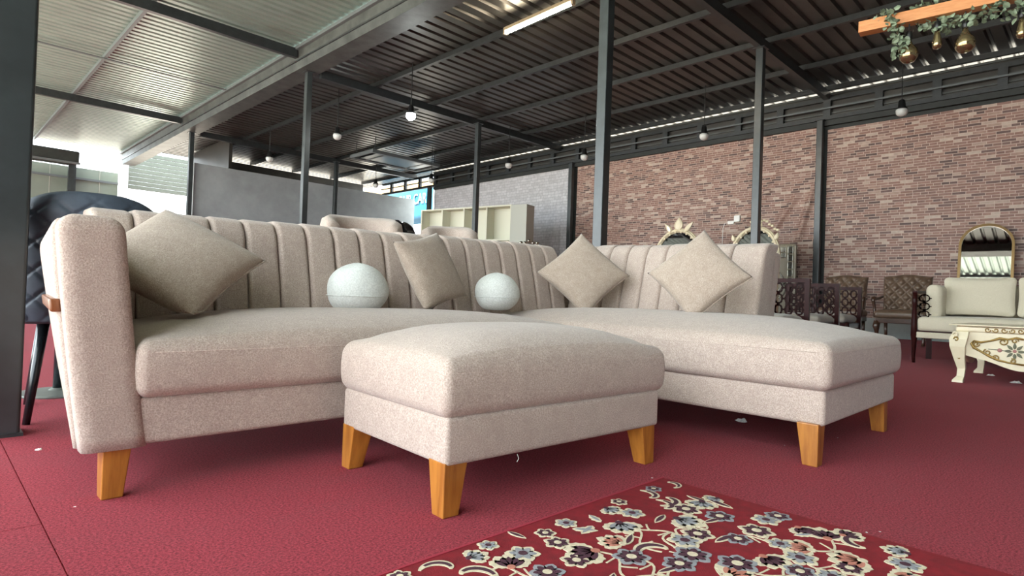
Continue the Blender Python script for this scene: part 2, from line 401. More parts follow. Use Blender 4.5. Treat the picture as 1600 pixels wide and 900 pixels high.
G().box(UG0+.02, UG0+.05, V0, VEL, 5.1, 5.13).make('gutter_seam', 'steel', gt)

# columns
def column(x, y, w, zt, label, group=None):
    t = empty('steel_column', (x, y, 0), 0, label, 'column', group)
    rbox(-w/2, w/2, -w/2, w/2, 0, zt, .012, (1, 1, 4), 2).make('post', 'column', t, smooth=False)
    bp_ = .56 if x < 1 else .9
    G().box(-w*bp_, w*bp_, -w*bp_, w*bp_, 0, .012).make('base_plate', 'steel', t)
    G().box(-w*.8, w*.8, -w*.8, w*.8, zt-.012, zt).make('cap_plate', 'steel', t)
    return t
column(.222, 2.842, .125, 5.1, 'scuffed dark steel column beside the quilted navy chair and the sofa arm')
column(5.62, 4.2, .13, 4.95, 'thick steel column rising behind the corner of the beige sofa')
column(5.47, 11.5, .12, 4.95, 'black steel column in front of the grey partition wall, under the gutter')
column(5.47, 18.75, .12, 4.95, 'steel column at the free end of the grey partition wall')
column(9.95, 4.2, .125, ZR-.26, 'black steel column standing before the white-crowned cream mirror')
column(9.9, 11.3, .12, ZR-.26, 'black steel column in front of the ivory cube shelving')
column(9.9, 18.5, .12, ZR-.26, 'black steel column near the top middle of the grey partition, beyond the hanging panel')
column(WX-.1, 4.31, .12, 4.47, 'black steel column between two brick-print wall sheets')
column(WX-.1, 11.03, .13, 4.47, 'black steel column between the white and the red brick-print sheets')
column(WX-.05, 17.85, .14, 4.47, 'black steel column beside the blue sign')

# grey partition and what shows over and beside it
struct(G().box(5.6, WX, 18.85, 19.0, 0, 4.12).make('wall_back', 'concrete'))
wf = struct(G().box(6.6, 13.2, 22.3, 22.4, 0, 5.03).make('wall_far_blocker', 'darkzinc'))  # added to keep outside ground bounce off the roof beyond the partition
G().box(6.6, 6.7, 19.0, 22.3, 0, 5.1).make('light_block_panel', 'darkzinc', wf)  # added side closure, blocks light reaching the far roof underside
ft = struct(G().box(-8, 5.35, 27, 27.08, 0, 4.75).make('wall_outside', 'fence'))
for z in (3.05, 4.3): G().box(-8, 5.35, 26.94, 27, z, z+.08).make('fence_rail', 'frame_grey', ft)
for x in (3.9, .6, -2.6): G().box(x-.1, x+.1, 26.8, 26.94, 0, 4.9).make('fence_post', 'column', ft)
for k in range(18): G().box(-8+k*.75, -7.985+k*.75, 26.985, 27, 0, 4.75).make('sheet_joint', 'greyboard', ft)
struct(G().box(5.36, 5.62, 26.7, 27, 0, 5.5).make('trim_3', 'white'))
struct(G().box(8.4, 8.65, 26.7, 27, 0, 5.5).make('trim_4', 'white'))
sh = empty('roller_shutter', (0, 0, 0), 0, 'half-raised pale metal shutter over a bright gateway beyond the grey wall', 'shutter')
for k in range(9): rbox(5.62, 8.4, 26.86, 26.92, 4.2+k*.165, 4.36+k*.165, .02, (1, 1, 1), 2).make('slat', 'shutter', sh)
bx = empty('shutter_box', (0, 0, 0), 0, 'dark awning box on posts in front of the pale outer fence', 'box')
rbox(1.2, 3.95, 25.9, 26.7, 4.72, 5.15, .05, (1, 1, 1), 2).make('body', 'paint_black', bx)
G().box(3.7, 3.86, 26.3, 26.46, 0, 4.72).make('support_post', 'column', bx); G().box(1.3, 1.46, 26.3, 26.46, 0, 4.72).make('support_post', 'column', bx)
G().box(1.2, 3.97, 25.85, 25.9, 4.68, 4.75).make('front_lip', 'frame_grey', bx)
# billboard beyond the wall
sg = empty('billboard', (0, 0, 0), 0, 'blue billboard with white capital letters seen over the partition', 'sign')
sa = onx(668, 291, 14.7); sb = onx(606, 303, 14.7); zt_ = (sa.z+sb.z)/2
G().box(14.7, 14.78, sa.y-.3, sb.y+.6, zt_-1.5, zt_).make('board', 'signblue', sg)
G().box(14.72, 14.82, sa.y-.3, sb.y+3, zt_+.02, zt_+.3).make('header_board', 'sand', sg)
for y in (sa.y, sb.y+.4): G().box(14.8, 14.95, y-.08, y+.08, 0, zt_).make('post', 'steel', sg)
fc = bpy.data.curves.new('lettering', 'FONT'); fc.body = 'YOUR CAR'; fc.size = .62; fc.align_x = 'RIGHT'; fc.extrude = .01; fc.space_character = 1.05
to = bpy.data.objects.new('lettering', fc); C.objects.link(to); bpy.context.view_layer.update()
me = bpy.data.meshes.new_from_object(to.evaluated_get(bpy.context.evaluated_depsgraph_get())); bpy.data.objects.remove(to)
me.materials.append(M['signwhite']); o = link('lettering', me, sg, (14.68, sa.y+.02, zt_-.66), (PI/2, 0, -PI/2)); o.scale = (.72, 1, 1)
# unseen walls added behind the camera to limit light from the rear
struct(G().box(-4.2, WX, V0-.1, V0, 0, 5.6).make('wall_front_blocker', 'concrete'))

struct(G().box(-4.3, -4.2, V0, -3.6, 0, 5.4).make('wall_left_blocker', 'concrete'))  # added to close part of the open side, making the light more directional

# ------------------------------------------------------------------ sectional sofa
sofa = empty('sectional_sofa', (.31, 1.83, 0), 0, 'large beige chenille sectional sofa with channelled back and chaise', 'sofa')
OFF = Vector((-.31, -1.83, 0))
def sp(g, name, mt='fabric', parent=None, smooth=True):
    g.xf(lambda v: v+OFF); return g.make(name, mt, parent or sofa, smooth=smooth)
def crown(x0, x1, y0, y1, z0, top, amt):
    def fn(v):
        a = 1-abs(2*(v.x-x0)/(x1-x0)-1)**3.4; b = 1-abs(2*(v.y-y0)/(y1-y0)-1)**3.4
        f = max(0, min(1, (v.z-z0)/(top-z0)))
        bul = .007*math.sin(PI*f)
        return Vector((v.x+(bul if v.x > (x0+x1)/2 else -bul)*(abs(2*(v.x-x0)/(x1-x0)-1) > .8), v.y+(bul if v.y > (y0+y1)/2 else -bul)*(abs(2*(v.y-y0)/(y1-y0)-1) > .8), v.z+amt*f*max(0, a)*max(0, b)**.8))
    return fn
sp(rbox(.41, 2.35, 1.835, 2.62, .132, .262, .014, (10, 4, 2), 3), 'seat_base')
sp(rbox(2.285, 3.265, .7, 2.62, .142, .272, .016, (6, 10, 2), 3), 'seat_base')
sp(rbox(.425, 2.42, 1.812, 2.6, .258, .415, (.03, .035, .032), (16, 10, 3), 4, crown(.425, 2.42, 1.812, 2.6, .258, .415, .08)), 'seat_cushion')
sp(rbox(2.262, 3.285, .682, 2.6, .268, .44, (.035, .035, .035), (10, 16, 3), 4, crown(2.262, 3.285, .682, 2.6, .268, .44, .083)), 'seat_cushion')
# flared left arm: core slab with a front facing, channels on the outside
def flare(v):
    f_ = max(0, v.z-.13)/.6
    return Vector((v.x-.088*f_*(1-.2*f_)+(.12-.045*f_)*max(0, v.y-1.9), v.y, v.z))
def flat(fn, z): return lambda v: fn(Vector((v.x, v.y, max(v.z, z))))
sp(rbox(.34, .45, 1.86, 2.62, .06, .73, (.04, .02, .05), (2, 6, 8), 4, flat(flare, .132)), 'arm')
sp(rbox(.309, .456, 1.822, 1.9, .06, .738, (.04, .02, .045), (3, 1, 10), 4, flat(flare, .13)), 'arm_front')
for k in range(6):
    y0 = 1.892+k*.112
    sp(rbox(.303, .37, y0+.004, y0+.108, .06, .73-.004*k, (.022, .018, .05), (1, 2, 10), 3, flat(flare, .13)), 'arm_channel')
o = sp(rbox(.288, .313, 1.895, 2.45, .488, .522, .006, (1, 4, 1), 2, flare), 'arm_trim', 'trimwood'); o['label'] = 'brown wooden bar on the outside of the arm'
# channelled back
WCH = .1352
def lean(ax, sgn, zt, roll=.075):
    def fn(v):
        t = max(0, v.z-.4); d = .19*t+.10*t*t
        q = max(0, min(1, (v.z-(zt-roll))/roll)); w = Vector(v)
        w[ax] += sgn*(d+roll*.95*(1-math.sqrt(max(0, 1-q*q)))*(1 if roll else 0)); return w
    return fn
def top_l(x): return .845+.07*min(1, max(0, (x-.43)/2.3))
n = 19
for k in range(n):
    x0 = .432+k*WCH
    if x0 > 2.98: break
    zt = top_l(x0)+random.uniform(-.004, .004)
    sp(rbox(x0+.001, x0+WCH-.001, 2.468, 2.63, .34, zt, (.022, .026, .026), (3, 1, 12), 4, lean(1, 1, zt)), 'backrest_channel')
yk = 1.272
for k in range(10):
    w = .185 if k == 0 else WCH
    if yk > 2.5: break
    zt = .905+.022*min(1, (yk-1.27)/1.0)+random.uniform(-.004, .004)
    sp(rbox(3.035, 3.2, yk+.001, yk+w-.001, .34, zt, (.026, .022, .026), (1, 3, 12), 4, lean(0, 1, zt)), 'backrest_channel')
    yk += w
sp(rbox(.42, 3.3, 2.6, 2.72, .14, .80, .04, (8, 1, 6), 3, lean(1, .9, 9, 1e-6)), 'back_frame')
sp(rbox(3.16, 3.3, 1.278, 2.72, .27, .86, .03, (1, 6, 6), 3, lean(0, .9, 9, 1e-6)), 'back_frame')
def leg(parent, x, y, h, w=.062, tp=.042, sx=1, sy=1, mt='legwood', off=OFF):
    """block leg tapering towards the floor; sx, sy give the side that stays straight"""
    g = G(); a = w/2; b = tp
    X0 = (-a, a) ; 
    def span(s): return (-a, -a+b) if s < 0 else (a-b, a)
    bx_, by_ = span(sx), span(sy)
    V = [(bx_[0], by_[0], 0), (bx_[1], by_[0], 0), (bx_[1], by_[1], 0), (bx_[0], by_[1], 0), (-a, -a, h), (a, -a, h), (a, a, h), (-a, a, h)]
    g.add(V, [(0, 3, 2, 1), (4, 5, 6, 7), (0, 1, 5, 4), (1, 2, 6, 5), (2, 3, 7, 6), (3, 0, 4, 7)])
    g.xf(lambda v: v+Vector((x, y, 0))+off)
    o = g.make('leg', mt, parent)
    bv = o.modifiers.new('edge', 'BEVEL'); bv.width = .003; bv.segments = 2
    return o
leg(sofa, .39, 1.872, .14, .066, .05, -1, -1); leg(sofa, .47, 2.56, .14, .066, .05, -1, 1)
leg(sofa, 2.262+.045, .752, .15, .075, .052, -1, -1); leg(sofa, 3.19, .752, .15, .07, .052, 1, -1)
leg(sofa, 3.19, 2.6, .15, .07, .05, 1, 1); leg(sofa, 1.7, 2.6, .14, .066, .05, 1, 1); leg(sofa, 2.36, 1.9, .14, .066, .05, 1, -1)

# ------------------------------------------------------------------ ottoman
ott = empty('ottoman', (1.435, 1.44, 0), math.radians(-3.5), 'beige upholstered rectangular ottoman on four honey wood legs', 'ottoman')
Z3 = Vector((0, 0, 0))
rbox(-.462, .452, -.3, .278, .13, .255, .014, (8, 6, 2), 3).make('base', 'fabric', ott, smooth=True)
rbox(-.472, .475, -.305, .285, .25, .402, (.028, .028, .035), (12, 10, 3), 4, crown(-.472, .475, -.305, .285, .25, .402, .075)).make('cushion', 'fabric', ott, smooth=True)
for x, sx in ((-.425, -1), (.4, 1)):
    for y, sy in ((-.258, -1), (.238, 1)): leg(ott, x, y, .14, .074, .05, sx, sy, off=Z3)
G().tube([(-.3+.08, -.3, .13), (-.215, -.302, .118), (-.22, -.3, .108)], .0008, 4).make('loose_thread', 'paper', ott)

def seam(parent, pts, off): G().tube([Vector(p)+off for p in pts], .0012, 5).make('seam', 'fabric', parent, smooth=True)
seam(sofa, [(.46, 1.8085, .384), (2.24, 1.8085, .384)], OFF)
seam(sofa, [(2.2585, 2.0, .406), (2.2585, .712, .406)], OFF); seam(sofa, [(2.295, .6785, .406), (3.25, .6785, .406)], OFF)
seam(ott, [(-.445, -.3085, .368), (.447, -.3085, .368)], Z3); seam(ott, [(-.4755, -.278, .368), (-.4755, .258, .368)], Z3)
# ------------------------------------------------------------------ pillows and boucle balls
def pillow(c, D1, D2, side, th, label, sink=0, name='throw_pillow'):
    """square pillow hung by a corner: D1 / D2 = diagonal directions in camera axes (right, up, depth)"""
    toW = lambda d: RT*d[0]+UP*d[1]+FW*d[2]
    a = toW(D1).normalized(); b = toW(D2); b = (b-a*b.dot(a)).normalized(); nrm = a.cross(b)
    e1 = (a+b).normalized(); e2 = (b-a).normalized()
    N = 22; V = []; F = []; h = side/2
    top = []; bot = []
    for sgn, L in ((1, top), (-1, bot)):
        for j in range(N+1):
            for i in range(N+1):
                u = math.sin((i/N-.5)*PI)*.5+(i/N-.5); u *= 1; v = math.sin((j/N-.5)*PI)*.5+(j/N-.5)
                pin = 1-.075*(1-u*u)**1*abs(v)**3; pin2 = 1-.075*(1-v*v)*abs(u)**3
                edge = (max(0, 1-u*u)*max(0, 1-v*v))
                t = th/2*edge**.42
                wr_ = .004*math.sin(9*u+5*v)*edge*(abs(u*v))
                if (i in (0, N) or j in (0, N)) and sgn < 0: L.append(top[j*(N+1)+i]); continue
                p = e1*(u*h*pin2)+e2*(v*h*pin)+nrm*(sgn*t+wr_)
                L.append(len(V)); V.append(p)
    for L in (top, bot):
        for j in range(N):
            for i in range(N): k = j*(N+1)+i; F.append((L[k], L[k+1], L[k+N+2], L[k+N+1]))
    if sink:
        zmin = -c.z+sink
        for v in V:
            if v.z < zmin: v.z = zmin+(v.z-zmin)*.25
    t = mk(name, V, F, 'pillow', None, c, smooth=True)
    tag(t, label, 'pillow')
    # piped seam and zip along two edges
    pts = [e1*(u*h*1.0)+e2*(-h*(1-.075*(1-u*u))) for u in [(-1+2*i/16) for i in range(17)]]
    if sink: pts = [Vector((p.x, p.y, max(p.z, zmin))) for p in pts]
    G().tube(pts, .0035, 5).make('seam_piping', 'pillow', t, smooth=True)
    return t
pillow(atd(279, 408, 2.08), (.39, .03, .32), (-.344, .43, .33), .415, .155, 'beige throw pillow leaning inside the sofa arm', .48)
pillow(atd(674, 422, 2.92), (.163, -.1225, .155), (-.003, .1975, .155), .36, .13, 'beige throw pillow standing turned between the two white boucle balls', .50)
pillow(atd(911, 428, 3.55), (.53, .0, .02), (0, .47, .22), .395, .13, 'beige throw pillow set on its corner at the inner corner of the sofa', .50)
pillow(atd(1091, 430, 2.95), (.465, -.01, -.25), (.07, .426, .16), .36, .14, 'beige throw pillow set on its corner nearest the open end of the chaise', .52)
def ball(px, dep, R, zb, label):
    c = atd(px, 470, dep); c.z = zb+R*.86
    V = []; F = []; n = 32; mrow = 20
    for j in range(mrow+1):
        ph_ = PI*j/mrow
        for i in range(n):
            th = 2*PI*i/n; r = math.sin(ph_)
            q = 1+.018*math.sin(3*th+ph_*2)+.012*math.sin(5*ph_+th)
            V.append((R*r*math.cos(th)*q, R*r*math.sin(th)*q, R*.88*math.cos(ph_)*q if math.cos(ph_) > -.85 else -R*.88*.85+.25*(R*.88*math.cos(ph_)+R*.88*.85)))
    for j in range(mrow):
        for i in range(n): F.append((j*n+i, j*n+(i+1) % n, (j+1)*n+(i+1) % n, (j+1)*n+i))
    o = mk('ball_cushion', V, F, 'boucle', None, c, smooth=True); tag(o, label, 'cushion')
    G().tube([(R*.985*math.cos(2*PI*i/40), R*.985*math.sin(2*PI*i/40), -R*.2) for i in range(41)], .0022, 5).make('seam', 'boucle', o, smooth=True)
ball(558, 2.68, .136, .455, 'round white boucle ball cushion between the arm-side pillow and the turned pillow')
ball(776, 3.22, .122, .478, 'round white boucle ball cushion between the turned pillow and the corner pillow')

# ------------------------------------------------------------------ rug with pile-high floral figures
rg = rbox(-1.3, .0, -1.9, 0, 0, .011, .004, (2, 2, 1), 2).make('floral_rug', 'rugred', None, (1.69, .985, .001), (0, 0, math.radians(0)))
rg.rotation_euler = (0, 0, math.radians(-1)); tag(rg, 'crimson rug patterned with cream flowers and scrolling vines', 'rug')
G().box(-1.3, 0, -.004, .003, .0, .0125).make('binding', 'rugedge', rg); 
ZT = .0112
def disc(pts, z, h):
    n = len(pts); V = [(x, y, z) for x, y in pts]+[(x, y, z+h) for x, y in pts]
    return V, [tuple(range(n, 2*n))]+[(i, (i+1) % n, n+(i+1) % n, n+i) for i in range(n)]
def mesh2(name, shapes):
    """shapes: list of (points, height-level, material) joined into one figure with its own colours"""
    me = bpy.data.meshes.new(name); V = []; F = []; mi = []; mats = []
    for pts, lev, mt in shapes:
        if mt not in mats: mats.append(mt)
        v, f = disc(pts, 0, .0012+.0006*lev); n = len(V); V += v; F += [tuple(i+n for i in q) for q in f]; mi += [mats.index(mt)]*len(f)
    me.from_pydata(V, [], F)
    for mt in mats: me.materials.append(M[mt])
    me.polygons.foreach_set('material_index', mi); me.update(); return me
def petal(ang, L, w, x=0, y=0, n=7, ruff=0):
    P = []
    for i in range(n+1):
        t = min(.9999, i/n); P.append((t*L, w*math.sin(PI*t**1.15)**.6*(1+ruff*(-1)**i)))
    for i in range(n-1, 0, -1):
        t = i/n; P.append((t*L, -w*math.sin(PI*t**1.15)**.6*(1+ruff*(-1)**i)))
    c, s = math.cos(ang), math.sin(ang)
    return [(x+a*c-b*s, y+a*s+b*c) for a, b in P]
def circ(r, n=10, x=0, y=0, rf=0): return [(x+r*(1+rf*(-1)**i)*math.cos(2*PI*i/n), y+r*(1+rf*(-1)**i)*math.sin(2*PI*i/n)) for i in range(n)]
def ribbon(path, w):
    L = []; Rr = []
    for i, p in enumerate(path):
        q = path[min(i+1, len(path)-1)]; o_ = path[max(i-1, 0)]; d = Vector((q[0]-o_[0], q[1]-o_[1])).normalized(); ww = w[i] if isinstance(w, list) else w
        L.append((p[0]-d.y*ww, p[1]+d.x*ww)); Rr.append((p[0]+d.y*ww, p[1]-d.x*ww))
    return L+Rr[::-1]
motifs = []
for c1, c2, c3 in (('rugcream', 'rugdark', 'rugcream'), ('rugcream', 'rugblue', 'rugdark'), ('rugblue', 'rugdark', 'rugcream')):
    sh_ = [(petal(2*PI*i/6, .034, .012), 0, c1) for i in range(6)]+[(petal(2*PI*i/6, .026, .0065), 1, c2) for i in range(6)]+[(circ(.009), 2, c3)]
    motifs.append(('rug_flower', mesh2('rug_flower', sh_)))
for c1, c2, c3 in (('rugcream', 'rugblue', 'rugdark'), ('rugcream', 'rugpink', 'rugcream'), ('rugcream', 'rugdark', 'rugpink')):
    sh_ = [(petal(PI/2+a, .058-.012*abs(a), .014, 0, 0, 7, .12), 0, c1) for a in (-1.0, -.5, 0, .5, 1.0)]+[(petal(PI/2+a, .042-.01*abs(a), .006), 1, c2) for a in (-.9, -.45, 0, .45, .9)]+[(circ(.008), 2, c3)]
    motifs.append(('rug_palmette', mesh2('rug_palmette', sh_)))
for sg_ in (1, -1):
    path = [(.045*math.cos(a)*(.35+.65*i/13), sg_*.045*math.sin(a)*(.35+.65*i/13)) for i, a in enumerate([.5+i*.22 for i in range(14)])]
    w = [.003+.008*math.sin(PI*i/13) for i in range(14)]
    motifs.append(('rug_scroll_leaf', mesh2('rug_scroll_leaf', [(ribbon(path, w), 0, 'rugcream'), (ribbon(path[2:12], [x*.45 for x in w[2:12]]), 1, 'rugdark')])))
motifs.append(('rug_leaf', mesh2('rug_leaf', [(petal(0, .05, .011, 0, 0, 7, .15), 0, 'rugcream'), (petal(0, .04, .0045, .005), 1, 'rugblue')])))
motifs.append(('rug_leaf', mesh2('rug_leaf', [(petal(0, .06, .009), 0, 'rugcream'), (petal(0, .05, .005, .005), 1, 'rugdark')])))
def vine(sg_, L):
    p = [(L*i/12, sg_*.03*math.sin(2*PI*i/12)) for i in range(13)]
    br = [(L*.5+.03*i/5, sg_*(.0+.035*(i/5)**1.4)) for i in range(6)]
    br2 = [(L*.25+.02*i/5, sg_*(.03-.05*(i/5)**1.4)) for i in range(6)]
    return mesh2('rug_vine', [(ribbon(p, .0034), 0, 'rugcream'), (ribbon(br, .0028), 0, 'rugcream'), (ribbon(br2, .0026), 0, 'rugcream')])
vines = [vine(1, .2), vine(-1, .22), vine(1, .15)]
rr = random.Random(11)
cells = []
sx_, sy_ = .08, .08
for iy in range(16):
    for ix in range(16):
        x = -.045-ix*sx_-(.049 if iy % 2 else 0)+rr.uniform(-.018, .018); y = -.05-iy*sy_+rr.uniform(-.018, .018)
        if x < -1.25: continue
        if ix+iy > 22: continue
        nm, me = motifs[rr.randrange(len(motifs))]
        s = rr.uniform(1.0, 1.4)
        if x > -.075 or y > -.075: s *= .75
        mr = max(math.hypot(v.co.x, v.co.y) for v in me.vertices)*s+.004
        o = link(nm, me, rg, (min(x, -mr), min(y, -mr), ZT+rr.uniform(0, .0002)), (0, 0, rr.uniform(0, 2*PI)))
        o.scale = (s, s, 1)
        if rr.random() < .55 and -1.2 < x < -.2 and y < -.2: link('rug_vine', vines[rr.randrange(3)], rg, (x, y, ZT-.0003), (0, 0, rr.uniform(0, 2*PI))).scale = (.8, .8, 1)

# ------------------------------------------------------------------ navy quilted chair and grey disc base by the arm
ch = empty('quilted_chair', (.53, 3.2, 0), 0, 'navy quilted leather chair with rounded back and splayed black legs behind the arm', 'chair')
NU, NV = 96, 72; V = []; F = []
for sd_ in (0, 1):
    for j in range(NV+1):
        for i in range(NU+1):
            u = -1+2*i/NU; v = j/NV
            topz = .52-.30*abs(u)**2.8*.42
            z = .40+v*topz
            a = u*1.05; R_ = .285
            x = R_*math.sin(a)*(1+.10*v); yb = -R_*math.cos(a)*.9-.10*v
            hh = 0
            if sd_ == 0:
                p = a*R_/.11; q = z/.11; d1 = abs(((p+q) % 1)-.5)*2; d2 = abs(((p-q) % 1)-.5)*2
                hh = .012*min(1, (1-d1)*5)**.6*min(1, (1-d2)*5)**.6
                hh *= min(1, (1-v)*7)*min(1, v*7+.2)
            r_ = .5 if sd_ == 0 else -.5
            off = (.03*min(1, math.sqrt(max(0, (1-v)*6)))*min(1, math.sqrt(max(0, (1-abs(u))*8)))+hh)*(1 if sd_ == 0 else -1)
            V.append((x+off*math.sin(a), yb-off*math.cos(a), z))
K = (NU+1)*(NV+1)
for s in (0, 1):
    for j in range(NV):
        for i in range(NU): a = s*K+j*(NU+1)+i; F.append((a, a+1, a+NU+2, a+NU+1))
for j in range(NV):
    for i in (0, NU): a = j*(NU+1)+i; F.append((a, a+NU+1, a+NU+1+K, a+K))
for i in range(NU):
    for j in (0, NV): a = j*(NU+1)+i; F.append((a, a+1, a+1+K, a+K))
mk('backrest', V, F, 'navy', ch, smooth=True)
rbox(-.25, .25, -.24, .25, .39, .49, (.06, .06, .04), (4, 4, 2), 4).make('seat', 'navy', ch, smooth=True)
for sx, sy in ((-1, -1), (1, -1), (-1, 1), (1, 1)):
    G().tube([(sx*.14, sy*.14, .40), (sx*.185, sy*.245, 0)], [.02, .013], 10).make('leg', 'blackmetal', ch, smooth=True)
ch.rotation_euler = (0, 0, math.radians(-6))
dk = empty('pedestal_table', (.52, 3.72, 0), 0, 'grey round floor plate of a pedestal behind the sofa arm', 'table')
G().lathe([(.17, 0), (.172, .006), (.165, .012), (.04, .02), (.025, .03)], 32).make('base_plate', 'greymetal', dk, smooth=False)
G().lathe([(.022, .02), (.02, .5)], 12).make('stem', 'blackmetal', dk, smooth=True)
G().lathe([(.2, .5), (.21, .505), (.21, .52), (.2, .525)], 32).make('top', 'blackmetal', dk)

# ------------------------------------------------------------------ furniture behind the sofa
def barrel(px, py, dep, w, ztop, label, mt='fabric', rz=0):
    c = atd(px, py, dep); t = empty('barrel_chair', (c.x, c.y, 0), rz, label, 'chair')
    g = G(); V = []; F = []; n = 28; prof = []
    for k in range(n+1):
        a = -2.2+4.4*k/n
        for rr_, zz in ((w*.5, .12), (w*.5, ztop-.12), (w*.5-.02, ztop-.03), (w*.5-.07, ztop), (w*.5-.13, ztop-.03), (w*.5-.15, ztop-.1), (w*.5-.15, .4)):
            dz = -.10*abs(a/2.2)**3 if zz > .5 else 0
            V.append((rr_*math.sin(a), rr_*math.cos(a), zz+dz))
    for k in range(n):
        for j in range(6): F.append((k*7+j, k*7+j+1, (k+1)*7+j+1, (k+1)*7+j))
    F += [tuple(range(7)), tuple(n*7+j for j in range(7))]
    mk('shell', V, F, mt, t, smooth=True)
    rbox(-w*.38, w*.38, -w*.45, w*.36, .2, .46, .05, (3, 3, 2), 3).make('seat_cushion', mt, t, smooth=True)
    for sx in (-1, 1):
        for sy in (-1, 1): G().tube([(sx*w*.3, sy*w*.3, .2), (sx*w*.32, sy*w*.32, 0)], [.02, .014], 8).make('leg', 'walnut', t, smooth=True)
    return t
barrel(566, 350, 4.75, .66, 1.185, 'beige round-backed chair behind the sofa, taller of the two', rz=math.radians(-25))
barrel(702, 362, 4.9, .5, 1.14, 'beige round-backed chair behind the sofa, in front of the ivory shelving', rz=math.radians(-40))
c = atd(648, 352, 5.7); t = empty('wrapped_chair', (c.x, c.y, 0), .5, 'black chair in shiny plastic wrap between the two round-backed chairs', 'chair')
rbox(-.17, .17, -.05, .05, .5, 1.24, (.05, .04, .09), (6, 2, 6), 3, lambda v: Vector((v.x, v.y+.25*(v.z-.5)**2+.012*math.sin(23*v.x+11*v.z), v.z+.012*math.sin(31*v.x)))).make('backrest', 'plastic', t, smooth=True)
rbox(-.2, .2, -.4, .05, .42, .5, .03, (3, 3, 1), 3).make('seat', 'plastic', t, smooth=True)
for sx in (-1, 1):
    for sy in (-.37, .02): G().bar((sx*.17, sy, 0), (sx*.17, sy, .44), .03, .03).make('leg', 'blackmetal', t)

# ivory cube shelving
P0 = Vector((10.14, 13.9, 0)); P1 = Vector((10.8, 10.95, 0)); d = P1-P0; Ls = d.length
sf = empty('cube_shelving', P0, math.atan2(d.y, d.x), 'tall ivory open cube shelving with a grey side panel', 'shelf')
HS = 2.93
G().box(0, Ls, .34, .36, 0, HS).make('back_panel', 'ivory', sf)
for k in range(5): G().box(Ls*k/4-.02, Ls*k/4+.02, 0, .34, 0, HS).make('upright', 'ivory', sf)
for z in (.08, .72, 1.36, 2.0, HS-.04):
    G().box(.02, Ls-.02, 0, .34, z, z+.04).make('shelf_board', 'ivory', sf)
G().box(Ls+.02, Ls+.5, -.02, .36, 0, HS-.02).make('side_panel', 'greyboard', sf)

# ------------------------------------------------------------------ ornate mirrors
def sweep(path, prof, closed=False):
    """profile (n, y) swept along a path in the x-z plane; n = outward, y = towards the viewer"""
    V = []; F = []; N = len(path); m_ = len(prof)
    for i in range(N):
        a = Vector(path[(i-1) % N] if closed or i else path[0]); b = Vector(path[(i+1) % N] if closed or i < N-1 else path[-1])
        d_ = (b-a).normalized(); nn = Vector((-d_.y, d_.x))
        for pn, py in prof: V.append((path[i][0]+nn.x*pn, py, path[i][1]+nn.y*pn))
    for i in range(N if closed else N-1):
        for j in range(m_): F.append((i*m_+j, i*m_+(j+1) % m_, ((i+1) % N)*m_+(j+1) % m_, ((i+1) % N)*m_+j))
    if not closed: F += [tuple(range(m_)), tuple((N-1)*m_+j for j in range(m_))]
    return V, F
def leafshape(L, w, th, n=8, curl=0):
    """upright leaf in x-z, root at origin"""
    P = [(w*math.sin(PI*(i/n)**.75)+curl*(i/n)**2, L*i/n) for i in range(n+1)]+[(-w*math.sin(PI*(i/n)**.75)+curl*(i/n)**2, L*i/n) for i in range(n-1, 0, -1)]
    g = G().prism(P, -th, 0)
    n0 = len(g.V); g.add([(x*.55, y-th*1.6, z*.8+L*.08) for x, y, z in [(p[0], 0, p[1]) for p in P]], [tuple(range(len(P)))])
    k = len(P)
    for i in range(k): g.F.append((i, (i+1) % k, n0+(i+1) % k, n0+i))
    return g
def arch_path(w, h, rise, n=22):
    """from bottom right up, over an elliptic arch, down the left"""
    P = [(w/2, 0)]+[(w/2, h*i/6) for i in range(1, 6)]
    P += [(w/2*math.cos(PI*i/n), h+rise*math.sin(PI*i/n)) for i in range(n+1)]
    P += [(-w/2, h*i/6) for i in range(5, -1, -1)]
    return P
def scale_path(P, k, cz): return [(x*k, cz+(z-cz)*k) for x, z in P]
def glass(P, y, name, mt, parent): 
    n = len(P); return mk(name, [(x, y, z) for x, z in P]+[(x, y+.012, z) for x, z in P], [tuple(range(n)), tuple(range(2*n-1, n-1, -1))]+[(i, (i+1) % n, n+(i+1) % n, n+i) for i in range(n)], mt, parent)
MRZ = -PI/2     # faces -x, towards the open side
def dresser(parent, w, h, dep):
    b_ = rbox(-w/2, w/2, -dep, 0, .12, h, .02, (1, 1, 1), 2).make('dresser_body', 'cream', parent)
    for sx in (-1, 1):
        for k in range(3):
            dr = rbox(-w*.22, w*.22, -dep-.02, -dep, .18+k*(h-.24)/3, .18+(k+.88)*(h-.24)/3, .008, (1, 1, 1), 2).make('drawer', 'cream', parent, (sx*w*.245, 0, 0))
            G().lathe([(.012, 0), (.02, .012), (.008, .02)], 8).xf(lambda v: Vector((v.x, -dep-.02-v.z, v.y+.18+(k+.44)*(h-.24)/3))).make('knob', 'gold', dr)
        for dy in (-dep+.05, -.06): G().tube([(sx*w*.44, dy, .13), (sx*w*.46, dy-.02, .05), (sx*w*.45, dy, 0)], [.04, .03, .02], 8).make('foot', 'cream', parent, smooth=True)
